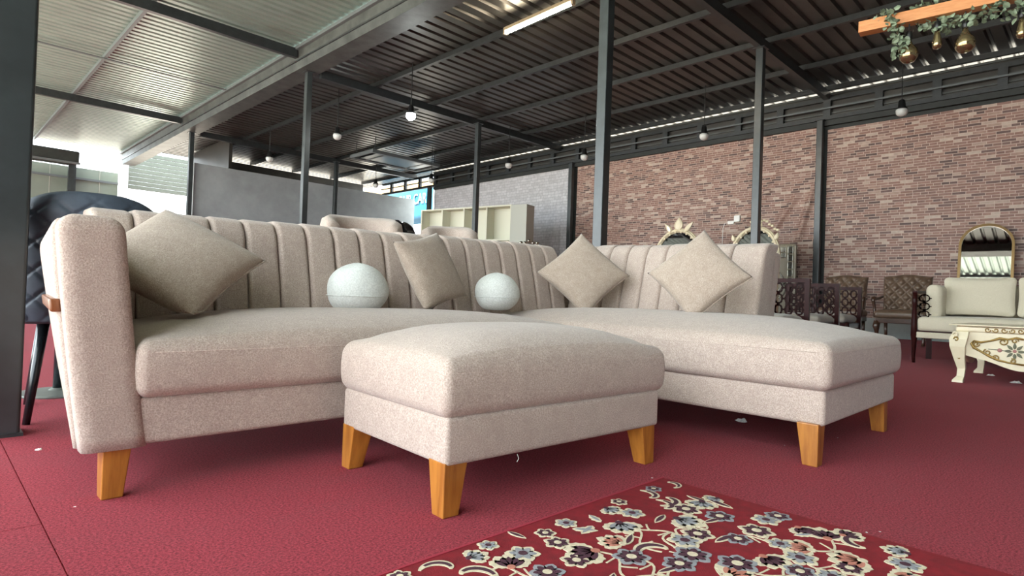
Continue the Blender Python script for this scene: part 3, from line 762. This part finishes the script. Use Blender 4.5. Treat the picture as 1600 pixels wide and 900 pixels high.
def ornate(px, X, w, h0, htop, label, kind):
    a = onx(px, 400, X); t = empty('dresser_mirror', (X, a.y, 0), MRZ, label, 'mirror')
    dresser(t, w*1.15, .8, .45)
    z0 = .8; H = htop-z0
    P = [(x, z0+z) for x, z in arch_path(w, H*.55, H*.45)]
    prof = [(-.045, -.02), (-.038, -.05), (-.022, -.055), (-.012, -.075), (.014, -.08), (.03, -.055), (.045, -.03), (.045, 0), (-.045, 0)]
    tilt_ = lambda v: Vector((v[0], v[1]+.12*(v[2]-z0), v[2]))
    V, F = sweep(P, prof); mk('frame', [tilt_(v) for v in V], F, 'cream', t, smooth=False)
    # scalloped inner beading and outer curls
    for i in range(4, len(P)-4, 2):
        x, z = P[i]; k = .93
        rbox(-.02, .02, -.012, .012, -.02, .02, .012, (1, 1, 1), 2).xf(lambda v: v+Vector((x*.92, -.06, z0+(z-z0)*.97))).xf(tilt_).make('bead', 'cream', t, smooth=True)
    glass(scale_path(P, .98, z0), -.012, 'glass', 'darkreflect', t).data.transform(Matrix(((1, 0, 0, 0), (0, 1, .12, -.12*z0), (0, 0, 1, 0), (0, 0, 0, 1))))
    zt = htop+.02
    if kind == 0:
        for x, L, wd, tilt, cu in ((0, .3, .10, 0, 0), (-.17, .27, .055, .42, -.07), (.17, .27, .055, -.42, .07)):
            leafshape(L, wd, .03, 9, cu).xf(lambda v: Vector((x+v.x*math.cos(tilt)-v.z*math.sin(tilt), v.y-.05, zt-.03-abs(x)*.25+v.x*math.sin(tilt)+v.z*math.cos(tilt)))).xf(tilt_).make('crown_leaf', 'cream', t)
    else:
        for q in range(9):
            an = 2*PI*q/9; leafshape(.14, .055, .02, 6).xf(lambda v: Vector((.03+v.z*math.sin(an)+v.x*math.cos(an), v.y-.08-.015*(q % 3), zt+.08+v.z*math.cos(an)-v.x*math.sin(an)))).xf(tilt_).make('crown_petal', 'cream', t)
        for sx in (1,):
            for q in range(6): rbox(-.03, .03, -.02, .02, -.025, .025, .02, (1, 1, 1), 2).xf(lambda v: v+Vector((sx*(.16+.055*q), -.06, zt+.12-.045*q+.02*(q % 2)))).xf(tilt_).make('crown_bud', 'cream', t, smooth=True)
        for sx in (-1, 1): leafshape(.24, .045, .03, 8, .03*sx).xf(lambda v: Vector((sx*.42+v.x, v.y-.05, zt-.28+v.z*.6))).xf(tilt_).make('shoulder_leaf', 'cream', t)
    return t
ornate(1055, 11.6, 1.05, 0, 2.12, 'cream oval-topped dresser mirror with three upright crown leaves behind the chaise back', 0)
om = ornate(1176, 11.6, .92, 0, 2.08, 'cream dresser mirror with a crest of carved petals and buds behind the steel column', 1)
# white plastic box and lead hung on the second mirror's crest
p = onx(1152, 343, 11.45); t = empty('adapter_box', p, MRZ, 'white plastic adapter with a thin lead on the mirror crest beside the column', 'adapter')
rbox(-.06, .06, -.03, .03, -.05, .08, .01, (1, 1, 1), 2).make('body', 'white', t); rbox(-.19, -.06, -.025, .025, -.09, -.02, .01, (1, 1, 1), 2).make('plug', 'white', t)
G().tube([(-.19, 0, -.05), (-.26, 0, -.06), (-.29, 0, -.16), (-.3, 0, -.5)], .006, 5).make('lead', 'white', t)
# small silvery finial behind the sofa back
p = onx(827, 376, 10.5); t = empty('floor_candelabrum', (p.x, p.y, 0), 0, 'small silvery ornament top peeping over the sofa back before the white brick sheet', 'ornament')
G().lathe([(.16, 0), (.14, .03), (.03, .08), (.025, .5), (.05, .55), (.025, .6), (.025, p.z-.2), (.06, p.z-.14), (.02, p.z-.08)], 12).make('stand', 'silver', t, smooth=True)
for q in range(5): rbox(-.05, .05, -.03, .03, -.03, .04, .028, (1, 1, 1), 2).xf(lambda v: v+Vector((-.14+.07*q, .14-.07*q, p.z-.06+.05*(q == 2)))).make('bud', 'silver', t, smooth=True)
# mosaic framed headboard
a = onx(1205, 385, 12.9); b = onx(1245, 385, 12.9); w = (a.y-b.y)*1.5; zt = onx(1240, 381, 12.9).z
t = empty('mosaic_panel', (12.95, b.y+w/2, 0), MRZ, 'champagne upholstered panel with silver mosaic border leaning by the brick-print sheet', 'panel')
rbox(-w/2, w/2, -.08, 0, 0, zt, (.06, .02, .06), (2, 1, 2), 3).make('body', 'champagne', t)
for z0_, z1_, x0_, x1_ in ((.35, zt-.05, w/2-.17, w/2-.05), (.35, zt-.05, -w/2+.05, -w/2+.17), (zt-.3, zt-.06, -w/2+.17, w/2-.2)):
    nz_ = max(1, round((z1_-z0_)/.16)); nx_ = max(1, round((x1_-x0_)/.14))
    for q in range(nz_):
        for r_ in range(nx_):
            rbox(x0_+(x1_-x0_)*r_/nx_+.005, x0_+(x1_-x0_)*(r_+1)/nx_-.005, -.095, -.08, z0_+(z1_-z0_)*q/nz_+.005, z0_+(z1_-z0_)*(q+1)/nz_-.005, .012, (1, 1, 1), 2).make('mosaic_tile', 'silver', t)
V, F = sweep([(-.0, zt-1.05), (.21, zt-.8), (0, zt-.5), (-.21, zt-.8)], [(-.015, -.1), (.015, -.1), (.015, -.08), (-.015, -.08)], True); mk('diamond_motif', V, F, 'silver', t)
V, F = sweep([(.2*math.cos(2*PI*i/24), zt-.95+.2*math.sin(2*PI*i/24)) for i in range(24)], [(-.012, -.1), (.012, -.1), (.012, -.08), (-.012, -.08)], True); mk('ring_motif', V, F, 'silver', t)
# arched gold mirror
a = onx(1496, 440, 13.15); b = onx(1583, 440, 13.15); w = a.y-b.y-.03; zt = onx(1540, 348, 13.15).z
t = empty('arched_mirror', (13.28, (a.y+b.y)/2, 0), MRZ, 'tall arched mirror in a thin brass frame on the brick-print sheet', 'mirror')
P = [(x, .02+z) for x, z in arch_path(w, zt-.02-w/2, w/2, 28)]
V, F = sweep(P, [(-.022, -.05), (.018, -.05), (.022, -.01), (-.022, -.01)], True); mk('frame', V, F, 'brass', t)
glass(scale_path(P, .99, .6), -.025, 'glass', 'mirror', t)
t.location.x = 12.98; t.rotation_euler = (math.radians(-9.5), 0, MRZ)

# ------------------------------------------------------------------ mahogany lattice armchairs
def lattice(w, h, cols, rows, th, dep):
    g = G(); cw = w/cols; rh = h/rows
    for i in range(cols):
        for j in range(rows):
            cx_, cz_ = (i+.5)*cw, (j+.5)*rh; a_, b_ = cw*.33, rh*.4
            ring = [(cx_-a_*.55, cz_-b_), (cx_+a_*.55, cz_-b_), (cx_+a_, cz_-b_*.45), (cx_+a_, cz_+b_*.45), (cx_+a_*.55, cz_+b_), (cx_-a_*.55, cz_+b_), (cx_-a_, cz_+b_*.45), (cx_-a_, cz_-b_*.45)]
            for q in range(8):
                p_, r_ = ring[q], ring[(q+1) % 8]; g.bar((p_[0], 0, p_[1]), (r_[0], 0, r_[1]), dep, th, (0, 1, 0)) if False else g.bar((p_[0], 0, p_[1]), (r_[0], 0, r_[1]), th, dep, (0, 1, 0))
            for s in (-1, 1):
                g.bar((cx_+s*a_, 0, cz_), (cx_+s*cw/2, 0, cz_), th, dep, (0, 1, 0))
                g.bar((cx_-a_*.3, 0, cz_+s*b_), (cx_, 0, cz_+s*rh/2), th, dep, (0, 1, 0)); g.bar((cx_+a_*.3, 0, cz_+s*b_), (cx_, 0, cz_+s*rh/2), th, dep, (0, 1, 0))
    return g
def lattice_chair(W_, D_, Hb, label, name='lattice_chair', group=None, cat='chair', cush=True, arms=False):
    t = empty(name, (0, 0, 0), 0, label, cat, group)
    hw = W_/2     # width along x, faces -y
    for sx in (-1, 1):
        G().bar((sx*hw, 0, 0), (sx*hw, .01, Hb), .05, .045).make('back_post', 'mahog', t)
        fp = Hb-.06 if arms else .36
        G().tube([(sx*hw, -D_+.01, 0), (sx*hw, -D_-.005, .06), (sx*hw, -D_+.012, .22), (sx*hw, -D_, .3)]+([(sx*hw, -D_, .42), (sx*hw, -D_, .62), (sx*hw, -D_, .64)] if arms else [])+[(sx*hw, -D_, fp)], [.014, .016, .024, .032]+([.028, .022, .027] if arms else [])+[.024], 10).make('front_post', 'mahog', t, smooth=True)
        if arms:
            G().bar((sx*hw, .0, Hb-.04), (sx*hw, -D_, Hb-.06), .045, .03).make('arm_rail', 'mahog', t)
            G().bar((sx*hw, .0, .45), (sx*hw, -D_, .45), .03, .04).make('side_rail', 'mahog', t)
            lattice(D_-.06, Hb-.56, 4, 2, .014, .018).xf(lambda v: Vector((sx*hw, -v.x-.03, v.z+.48))).make('arm_lattice', 'mahog', t)
            lattice(.13, Hb-.56, 1, 3, .012, .016).xf(lambda v: Vector((sx*(hw-.02)-sx*v.x, -D_+.01, v.z+.48))).make('arm_front_lattice', 'mahog', t)
    G().bar((-hw-.02, .01, Hb-.02), (hw+.02, .01, Hb-.02), .04, .045).make('top_rail', 'mahog', t)
    G().bar((-hw, 0, .44), (hw, 0, .44), .035, .04).make('lower_back_rail', 'mahog', t)
    if not arms: lattice(W_-.05, Hb-.5, max(3, round(W_/.13)), 3, .021, .022).xf(lambda v: Vector((v.x-hw+.025, .005, v.z+.46))).make('back_lattice', 'mahog', t)
    rbox(-hw-.01, hw+.01, -D_-.01, .02, .27, .35, .01, (1, 1, 1), 2).make('seat_frame', 'mahog', t)
    if cush: rbox(-hw+.03, hw-.03, -D_-.015, -.02, .35, .45, (.04, .04, .04), (6, 6, 2), 3, crown(-hw+.03, hw-.03, -D_-.015, -.02, .35, .45, .03)).make('seat_cushion', 'chairfab', t, smooth=True)
    return t
FACE = -PI/2   # local -y turned to world -x
lc = lattice_chair(.62, .56, .87, 'dark mahogany lattice chair nearest the chaise end, first of the row')
lc.location = (6.95, 2.65, 0); lc.rotation_euler = (0, 0, FACE)
dup(lc, (8.4, 2.77, 0), FACE, 'dark mahogany lattice chair in the middle of the row of three')
dup(lc, (9.8, 2.88, 0), FACE, 'dark mahogany lattice chair last of the row, beside the brown leather chairs')
p = atd(1203, 458, 6.2)
tag(rbox(-.05, .05, -.2, .2, -.16, .16, (.05, .12, .12), (1, 3, 3), 4).make('bolster_cushion', 'creamfab', None, (6.86, 2.86, .63), smooth=True), 'beige cushion leaning on the lattice back beside the chaise end', 'cushion')

# cream mahogany-framed sofa
cs = lattice_chair(2.1, .78, .82, 'cream upholstered sofa with dark mahogany lattice arms behind the cream table', 'cream_sofa', None, 'sofa', False, True)
cs.location = (8.42, .42, 0); cs.rotation_euler = (0, 0, FACE)
rbox(-1.02, 1.02, -.79, -.03, .34, .5, (.04, .04, .04), (8, 4, 2), 3, crown(-1.02, 1.02, -.79, -.03, .34, .5, .02)).make('seat_cushion', 'creamfab', cs, smooth=True)
rbox(-1.03, 1.03, -.8, -.77, .27, .335, .012, (1, 1, 1), 2).make('front_welt', 'creamfab', cs)
rbox(-1.02, 1.02, -.16, 0, .45, .86, (.06, .06, .06), (8, 2, 3), 4).make('back_cushion', 'creamfab', cs, smooth=True)
for sx in (-1, 1): rbox(sx*.9-.075, sx*.9+.075, -.68, -.08, .48, .85, (.06, .05, .07), (2, 4, 3), 4).make('arm_pad', 'creamfab', cs, smooth=True)
def scatter(x, label):
    g = rbox(-.3, .3, -.075, .075, -.2, .2, (.05, .06, .05), (8, 2, 6), 4)
    g.xf(lambda v: Vector((v.x*(1+.05*abs(v.z/.2)**2), v.y*(.35+.65*(1-abs(v.x/.3)**3)*(1-abs(v.z/.2)**3)), v.z*(1+.06*abs(v.x/.3)**2))))
    tag(g.make('sofa_cushion', 'creamfab', None, (8.02, x, .735), (-.2, 0, FACE), True), label, 'cushion')
scatter(.97, 'cream rectangular cushion on the cream sofa, next to its lattice arm')
scatter(.34, 'cream rectangular cushion on the cream sofa, further from its lattice arm')

# ------------------------------------------------------------------ brown tufted leather armchairs
def leather_chair(label):
    t = empty('leather_armchair', (0, 0, 0), 0, label, 'chair')
    W2, H0, H1 = .31, .5, 1.12; nx, nz = 48, 48; V = []; F = []
    for s in (0, 1):
        for j in range(nz+1):
            for i in range(nx+1):
                u = -1+2*i/nx; v = j/nz; x = u*W2*(1+.06*v); z = H0+(H1-H0)*v+.018*math.cos(u*PI*1)*(v > .9)
                e = min(1, (1-abs(u))*9)**.5*min(1, (1-v)*10)**.5*min(1, v*10+.1)**.5
                if s == 0:
                    p_, q_ = x/.15, (z-H0)/.17
                    d1 = abs(((p_+q_) % 1)-.5)*2; d2 = abs(((p_-q_) % 1)-.5)*2
                    f_ = (1-d1**2.5)*(1-d2**2.5)
                    y_ = -.03-.055*e-.045*e*f_
                else: y_ = .035*e
                V.append((x, y_+.22*v*v*.5, z))
    K_ = (nx+1)*(nz+1)
    for s in (0, 1):
        for j in range(nz):
            for i in range(nx): a_ = s*K_+j*(nx+1)+i; F.append((a_, a_+1, a_+nx+2, a_+nx+1))
    for j in range(nz):
        for i in (0, nx): a_ = j*(nx+1)+i; F.append((a_, a_+nx+1, a_+nx+1+K_, a_+K_))
    for i in range(nx):
        for j in (0, nz): a_ = j*(nx+1)+i; F.append((a_, a_+1, a_+1+K_, a_+K_))
    bk = mk('backrest', V, F, 'leather', t, smooth=True)
    for jj in range(1, 7):
        for ii in range(-3, 4):
            if (ii+jj) % 2: continue
            x = ii*.075; z = H0+jj*.085; v = (z-H0)/(H1-H0)
            if abs(x) > .26 or v > .9: continue
            G().lathe([(.011, 0), (.009, .006), (.003, .009)], 8).xf(lambda q: Vector((x+q.x, -.085-q.z+.11*v*v, z+q.y))).make('button', 'leather', bk)
    rbox(-.34, .34, -.6, .02, .4, .53, (.05, .05, .05), (6, 6, 2), 4, crown(-.34, .34, -.6, .02, .4, .53, .03)).make('seat', 'leather', t, smooth=True)
    rbox(-.33, .33, -.58, .02, .33, .41, .01, (1, 1, 1), 2).make('seat_rail', 'walnut', t)
    for sx in (-1, 1):
        G().tube([(sx*.33, -.03, .76), (sx*.35, -.14, .73), (sx*.37, -.3, .72), (sx*.37, -.42, .735), (sx*.37, -.49, .72), (sx*.37, -.5, .68), (sx*.36, -.46, .6), (sx*.35, -.48, .5), (sx*.34, -.5, .42)], [.02, .022, .026, .028, .03, .026, .02, .02, .022], 10).make('arm', 'walnut', t, smooth=True)
        G().tube([(sx*.3, -.54, .36), (sx*.31, -.56, .27), (sx*.305, -.55, .2), (sx*.3, -.545, .06), (sx*.3, -.56, 0)], [.045, .05, .03, .02, .026], 10).make('leg', 'walnut', t, smooth=True)
        G().tube([(sx*.28, -.0, .36), (sx*.28, .05, 0)], [.028, .02], 8).make('leg', 'walnut', t, smooth=True)
    return t
l1 = leather_chair('brown tufted leather armchair standing clear between the lattice chairs and the cream sofa')
a = onx(1412, 440, 11.6); l1.scale = (1.06, 1.02, 1.02); l1.location = (11.75, a.y-.02, 0); l1.rotation_euler = (0, 0, FACE+.05)
a = onx(1330, 440, 12); dup(l1, (11.95, a.y+.08, 0), FACE+.05, 'brown tufted leather armchair half hidden behind the last lattice chair')

# ------------------------------------------------------------------ cream carved coffee table
tb = empty('carved_table', (5.9, .88, 0), FACE, 'cream carved coffee table with gold scrolls and cabriole legs', 'table')
# local x runs along world -y from the near left leg, local -y faces the camera side
TW, TD, TH = .8, 1.08, .468
rbox(-.06, TW+.06, -.05, TD+.05, TH-.012, TH, .006, (4, 2, 1), 2).make('top', 'cream', tb)
rbox(-.02, TW+.02, -.015, TD+.015, TH-.062, TH-.012, .018, (4, 2, 1), 3).make('moulding', 'cream', tb)
def apron_poly(L):
    n = 28; P = [(0, TH-.062), (L, TH-.062)]
    for i in range(n+1):
        u = 1-i/n; s = abs(2*u-1); P.append((L*u, .20-.075*(0.5+0.5*math.cos(PI*min(1, s*1.15)))+.018*(s > .8)*(s-.8)*5))
    return P
ap = G().prism(apron_poly(TW-.1), -.0, .022).xf(lambda v: v+Vector((.05, 0, 0))).make('apron', 'cream', tb)
G().prism(apron_poly(TW-.1), 0, .022).xf(lambda v: v+Vector((.05, TD-.022, 0))).make('apron', 'cream', tb)
for xx in (0, TW-.022): G().prism(apron_poly(TD-.1), 0, .022).xf(lambda v: Vector((xx+v.y, v.x+.05, v.z))).make('apron', 'cream', tb)
for x, sx in ((.02, -1), (TW-.02, 1)):
    for y, sy in ((.0, -1), (TD, 1)):
        path = [(0, TH-.06, .05), (.02, TH-.12, .058), (.028, TH-.18, .05), (.012, .19, .036), (-.006, .11, .026), (.0, .05, .024), (.022, .018, .034), (.024, 0, .036)]
        V = []; F = []
        for o_, z, r_ in path:
            cx_, cy_ = x+sx*o_*.7, y+sy*o_*.7
            V += [(cx_-r_, cy_-r_, z), (cx_+r_, cy_-r_, z), (cx_+r_, cy_+r_, z), (cx_-r_, cy_+r_, z)]
        for i in range(len(path)-1):
            for k in range(4): F.append((i*4+k, i*4+(k+1) % 4, i*4+4+(k+1) % 4, i*4+4+k))
        F += [(0, 1, 2, 3), tuple(len(V)-4+k for k in range(4))]
        lg = mk('leg', V, F, 'cream', tb)
        if sy < 0:
            for q in range(6):
                z = TH-.085-q*.037; rr_ = .022-.0016*q
                sc = [(x+sx*(.03-.004*q+rr_*.8*math.cos(a_)*(1-a_/9)), -.076+.007*q, z+rr_*math.sin(a_)*(1-a_/9)) for a_ in [i*.5 for i in range(13)]]
                G().tube(sc, .0065, 6).make('leg_scroll', 'gold' if q % 2 else 'cream', lg, smooth=True)
def scroll(cx_, cz_, r_, turns, a0, dirn, y=-.006, w=.0075):
    n = int(14*turns); return [(cx_+r_*(1-.75*i/n)*math.cos(a0+dirn*2*PI*turns*i/n), y, cz_+r_*(1-.75*i/n)*math.sin(a0+dirn*2*PI*turns*i/n)) for i in range(n+1)]
MX = TW/2; MZ = .285
for s in (-1, 1):
    cart = [(.30, .055), (.318, .03), (.30, .0), (.25, -.03), (.20, -.06), (.15, -.085), (.08, -.1), (0, -.108)]
    G().tube([(MX+s*a_, -.004, MZ+b_) for a_, b_ in cart], [.006, .009, .011, .008, .011, .009, .007, .008], 7).make('gold_scroll', 'gold', ap, smooth=True)
    cart = [(.30, .055), (.26, .045), (.2, .06), (.14, .085), (.09, .08), (.04, .095), (0, .085)]
    G().tube([(MX+s*a_, -.004, MZ+b_) for a_, b_ in cart], [.006, .009, .007, .011, .007, .009, .008], 7).make('gold_scroll', 'gold', ap, smooth=True)
    for cx_, cz_, r_, a0, dr_ in ((.285, .03, .022, 0, 1), (.215, -.03, .026, 2, -1), (.12, .06, .03, 1, 1), (.16, -.07, .022, 3, 1), (.05, .07, .022, 0, -1), (.06, -.085, .02, 2, 1)):
        G().tube(scroll(MX+s*cx_, MZ+cz_, r_, 1.2, a0, dr_*s), .005, 6).make('gold_scroll', 'gold', ap, smooth=True)
for q in range(8):
    an = 2*PI*q/8; leafshape(.052, .011, .004, 6).xf(lambda v: Vector((MX-.05+math.sin(an)*(v.z+.016)+math.cos(an)*v.x, v.y*.7-.001, MZ-.01+math.cos(an)*(v.z+.016)-math.sin(an)*v.x))).make('painted_leaf', 'greenpetal', ap)
for dx, r_, mt_ in ((-.05, .013, 'pinkpetal'), (-.14, .016, 'pinkpetal'), (.03, .016, 'pinkpetal'), (.12, .016, 'pinkpetal')):
    G().lathe([(r_, 0), (r_*.8, .004), (r_*.2, .006)], 10).xf(lambda v: Vector((MX+dx+v.x, -.001-v.z, MZ-.008+v.y))).make('painted_rose', mt_, ap)
G().tube([(MX-.21, -.002, MZ-.004), (MX-.15, -.002, MZ-.006), (MX-.1, -.002, MZ-.01)], .0035, 5).make('painted_stem', 'greenpetal', ap)
for k in range(9):
    x = .16+k*.05
    G().tube(scroll(x+.025, TH-.036, .02, 1.1, k % 2*PI, 1 if k % 2 else -1, -.018), .0042, 6).make('moulding_scroll', 'gold', tb, smooth=True)
tb.location = (5.98, .845, 0); tb.rotation_euler = (0, 0, FACE)

# ------------------------------------------------------------------ lamps
tl = empty('tube_light', (6.75, 6.4, 4.93), math.radians(-2), 'glowing warm tube light fixed under a purlin of the dark roof', 'light')
rbox(-.035, .035, -.76, .76, .03, .09, .01, (1, 2, 1), 2).make('holder', 'tubebody', tl)
G().tube([(0, -.73, 0), (0, .73, 0)], .026, 10).make('tube', 'tube', tl, smooth=True)
for s in (-1, 1): G().box(-.032, .032, s*.745-.02, s*.745+.02, -.03, .04).make('end_cap', 'tubebody', tl)
for s in (-1, 1): G().box(-.01, .01, s*.5-.01, s*.5+.01, .09, .15).make('bracket', 'steel', tl)
def pendant(px, py, label, group=None, lit=False, z=4.1, zroof=ZR-.02):
    d_ = ray(px, py); p_ = Vector((0, 0, CAMH))+d_*((z-CAMH)/d_.z)
    t = empty('pendant_bulb', p_, 0, label, 'light', group)
    G().tube([(0, 0, .16), (0, 0, zroof-z)], .009, 6).make('cord', 'socket', t)
    G().lathe([(.035, .17), (.05, .15), (.06, .05), (.088, .02), (.088, .0)], 14).make('socket', 'socket', t, smooth=True)
    G().lathe([(.088, 0), (.094, -.03), (.088, -.07), (.066, -.105), (.03, -.122)], 16).make('bulb', 'lamp' if lit else 'lightbulb', t, smooth=True)
    return t
pendant(642, 178, 'glowing white bulb hanging from the middle of the dark roof', None, True)
GP = 'unlit pendant bulbs'
for px, py, wh in ((421, 246, 'before the grey partition near its free end'), (527, 210, 'between the gutter column and the glowing bulb'), (587, 288, 'at the partition top below the hanging panel'), (674, 280, 'before the column beside the blue sign'), (795, 256, 'above the white brick-print sheet'), (913, 243, 'where white and red brick prints meet'), (1100, 210, 'at the brick print top behind the chaise'), (1409, 171, 'below the wooden beam chandelier')): pendant(px, py, 'unlit white bulb in a black socket '+wh, GP)
# hanging frame panel
fr = [onz(*q, 4.7) for q in ((552, 246), (577, 235), (683, 258), (655, 266))]
ctr = sum(fr, Vector())/4; w1 = (fr[2].x+fr[3].x-fr[0].x-fr[1].x)/2; w2 = (fr[0].y+fr[3].y-fr[1].y-fr[2].y)/2
hp = empty('hanging_panel', ctr, 0, 'dark rectangular panel in a grey frame hung flat below the roof', 'panel')
V, F = sweep([(-w1/2, -w2/2), (w1/2, -w2/2), (w1/2, w2/2), (-w1/2, w2/2)], [(-.06, -.05), (.06, -.05), (.06, .05), (-.06, .05)], True)
mk('frame', [(x, z, y) for x, y, z in V], F, 'frame_grey', hp)
G().box(-w1/2+.2, w1/2-.2, -w2/2+.12, w2/2-.12, -.03, .03).make('panel_board', 'blackpanel', hp)
for sx in (-1, 1):
    for sy in (-1, 1): G().tube([(sx*w1*.45, sy*w2*.45, .05), (sx*w1*.45, sy*w2*.45, ZR-4.7)], .012, 6).make('hanger', 'steel', hp)
    G().box(sx*w1*.3-.03, sx*w1*.3+.03, -w2/2, w2/2, -.04, -.03).make('cross_bar', 'frame_grey', hp)

# wooden beam chandelier with leaves
A0 = atd(1343, 46, 4.85); dr = Vector((.10, -.995, 0)).normalized(); BL = 2.0
bm_ = empty('beam_chandelier', A0, math.atan2(dr.y, dr.x), 'orange wooden beam chandelier carrying smoked bulbs on cords', 'light')
rbox(0, BL, -.05, .05, -.045, .045, .004, (2, 1, 1), 2).make('beam', 'beamwood', bm_)
for x in (.5, 1.6): G().tube([(x, 0, .04), (x, 0, ZR-A0.z-.02)], .006, 5).make('hanging_wire', 'socket', bm_)
GL = [(.085, .135), (.09, .08), (.083, .03)]
def smoked(x, drop, globe, dy=0):
    p_ = (x, dy, -.04)
    G().tube([p_, (x, dy, -drop)], .005, 6).make('bulb_cord', 'socket', bm_)
    G().lathe([(.012, -drop+.03), (.022, -drop+.02), (.022, -drop-.035), (.018, -drop-.04)], 10, (x, dy, 0)).make('bulb_socket', 'socket', bm_, smooth=True)
    if globe: pr = [(.017, -.04), (.02, -.06), (.032, -.085), (.056, -.115), (.066, -.15), (.06, -.185), (.042, -.21), (.016, -.222)]
    else: pr = [(.016, -.04), (.022, -.08), (.03, -.12), (.034, -.15), (.026, -.175), (.01, -.185)]
    G().lathe([(r_, z_-drop) for r_, z_ in pr], 18, (x, dy, 0)).make('smoked_bulb', 'smoke', bm_, smooth=True)
def xalong(px):   # distance along the beam under this pixel column
    best = min((abs((800+FPX*((A0+dr*s*.01-Vector((0, 0, CAMH))).dot(cx))/((A0+dr*s*.01-Vector((0, 0, CAMH))).dot(FW)))-px), s*.01) for s in range(0, 200))
    return best[1]
smoked(xalong(1421), .13, True); smoked(xalong(1465), .10, False); smoked(xalong(1509), .13, True); smoked(xalong(1597), .14, False); smoked(min(1.9, xalong(1597)+.22), .12, True)
def garland(pts, spread, n, seed, label):
    r = random.Random(seed); g = G(); st = G().tube(pts, .004, 5)
    pts = [Vector(p_) for p_ in pts]
    for k in range(n):
        s = r.random()*(len(pts)-1); i = int(s); f_ = s-i; c_ = pts[i]*(1-f_)+pts[min(i+1, len(pts)-1)]*f_
        c_ = c_+Vector((r.uniform(-1, 1), r.uniform(-1, 1), r.uniform(-1, 1)))*spread
        L = r.uniform(.03, .055); w = L*.42; ax = Vector((r.uniform(-1, 1), r.uniform(-1, 1), r.uniform(-.9, .4))).normalized(); bx2 = ax.orthogonal().normalized(); bx2.rotate(Matrix.Rotation(r.uniform(0, 6.28), 3, ax)); nn = ax.cross(bx2)
        g.add([c_, c_+ax*L*.35+bx2*w+nn*.006, c_+ax*L*.75+bx2*w*.8+nn*.006, c_+ax*L, c_+ax*L*.75-bx2*w*.8+nn*.006, c_+ax*L*.35-bx2*w+nn*.006, c_+ax*L*.5], [(0, 1, 6), (1, 2, 6), (2, 3, 6), (3, 4, 6), (4, 5, 6), (5, 0, 6)])
    t = empty('leaf_garland', A0, math.atan2(dr.y, dr.x), label, 'garland')
    st.make('stem', 'stem', t); o = g.make('leaves', 'leaf', t); o['kind'] = 'stuff'
garland([(.15, 0, .06), (.22, -.06, .04), (.26, -.07, -.08), (.29, -.05, -.2), (.28, -.04, -.27)], .045, 130, 3, 'drooping tuft of grey-green leaves hanging over one end of the wooden beam')
garland([(.4, -.02, -.07), (.6, .03, -.1), (.8, -.03, -.1), (1.0, 0, -.11), (1.2, 0, -.1), (1.45, 0, -.1)], .055, 260, 4, 'garland of grey-green leaves hanging under the wooden beam')
garland([(.38, .02, .08), (.6, .0, .08), (.8, .03, .1), (1.0, -.02, .09), (1.3, 0, .1)], .05, 170, 5, 'garland of grey-green leaves lying along the top of the wooden beam')

# ------------------------------------------------------------------ scraps on the carpet
def scrap(px, py, s, label, seed, group=None):
    r = random.Random(seed); p_ = onz(px, py, 0); n = 9; V = [(0, 0, s*.45)]; F = []
    for ring, (rd, zz) in enumerate(((.55, .5), (1, .12))):
        for k in range(n): a_ = 2*PI*k/n; q = rd*s*r.uniform(.6, 1.15); V.append((q*math.cos(a_), q*math.sin(a_), max(.001, s*zz*r.uniform(.2, 1.1))))
    V[0:1] = [(0, 0, s*.4)]
    for k in range(n):
        F.append((0, 1+k, 1+(k+1) % n)); F.append((1+k, 1+n+k, 1+n+(k+1) % n, 1+(k+1) % n))
    zm = min(v[2] for v in V); V = [(x, y, z-zm+.0005) for x, y, z in V]
    tag(mk('paper_scrap', V, F, 'paper', None, (p_.x, p_.y, 0)), label, 'paper', group)
scrap(1159, 659, .035, 'crumpled white tissue on the red carpet under the chaise edge', 1)
scrap(60, 703, .012, 'tiny white paper scrap on the carpet by the dark steel column', 2)
scrap(1588, 599, .045, 'torn white paper on the carpet in front of the carved table', 3)
scrap(1548, 587, .03, 'small white paper bit on the carpet beneath the carved table', 4)
for i, (px, py) in enumerate(((1226, 696), (1309, 684), (1019, 747), (117, 792), (1354, 832), (1437, 867), (1375, 831))): scrap(px, py, .0035, 'white speck of lint on the red carpet', 20+i, 'lint specks on the carpet')
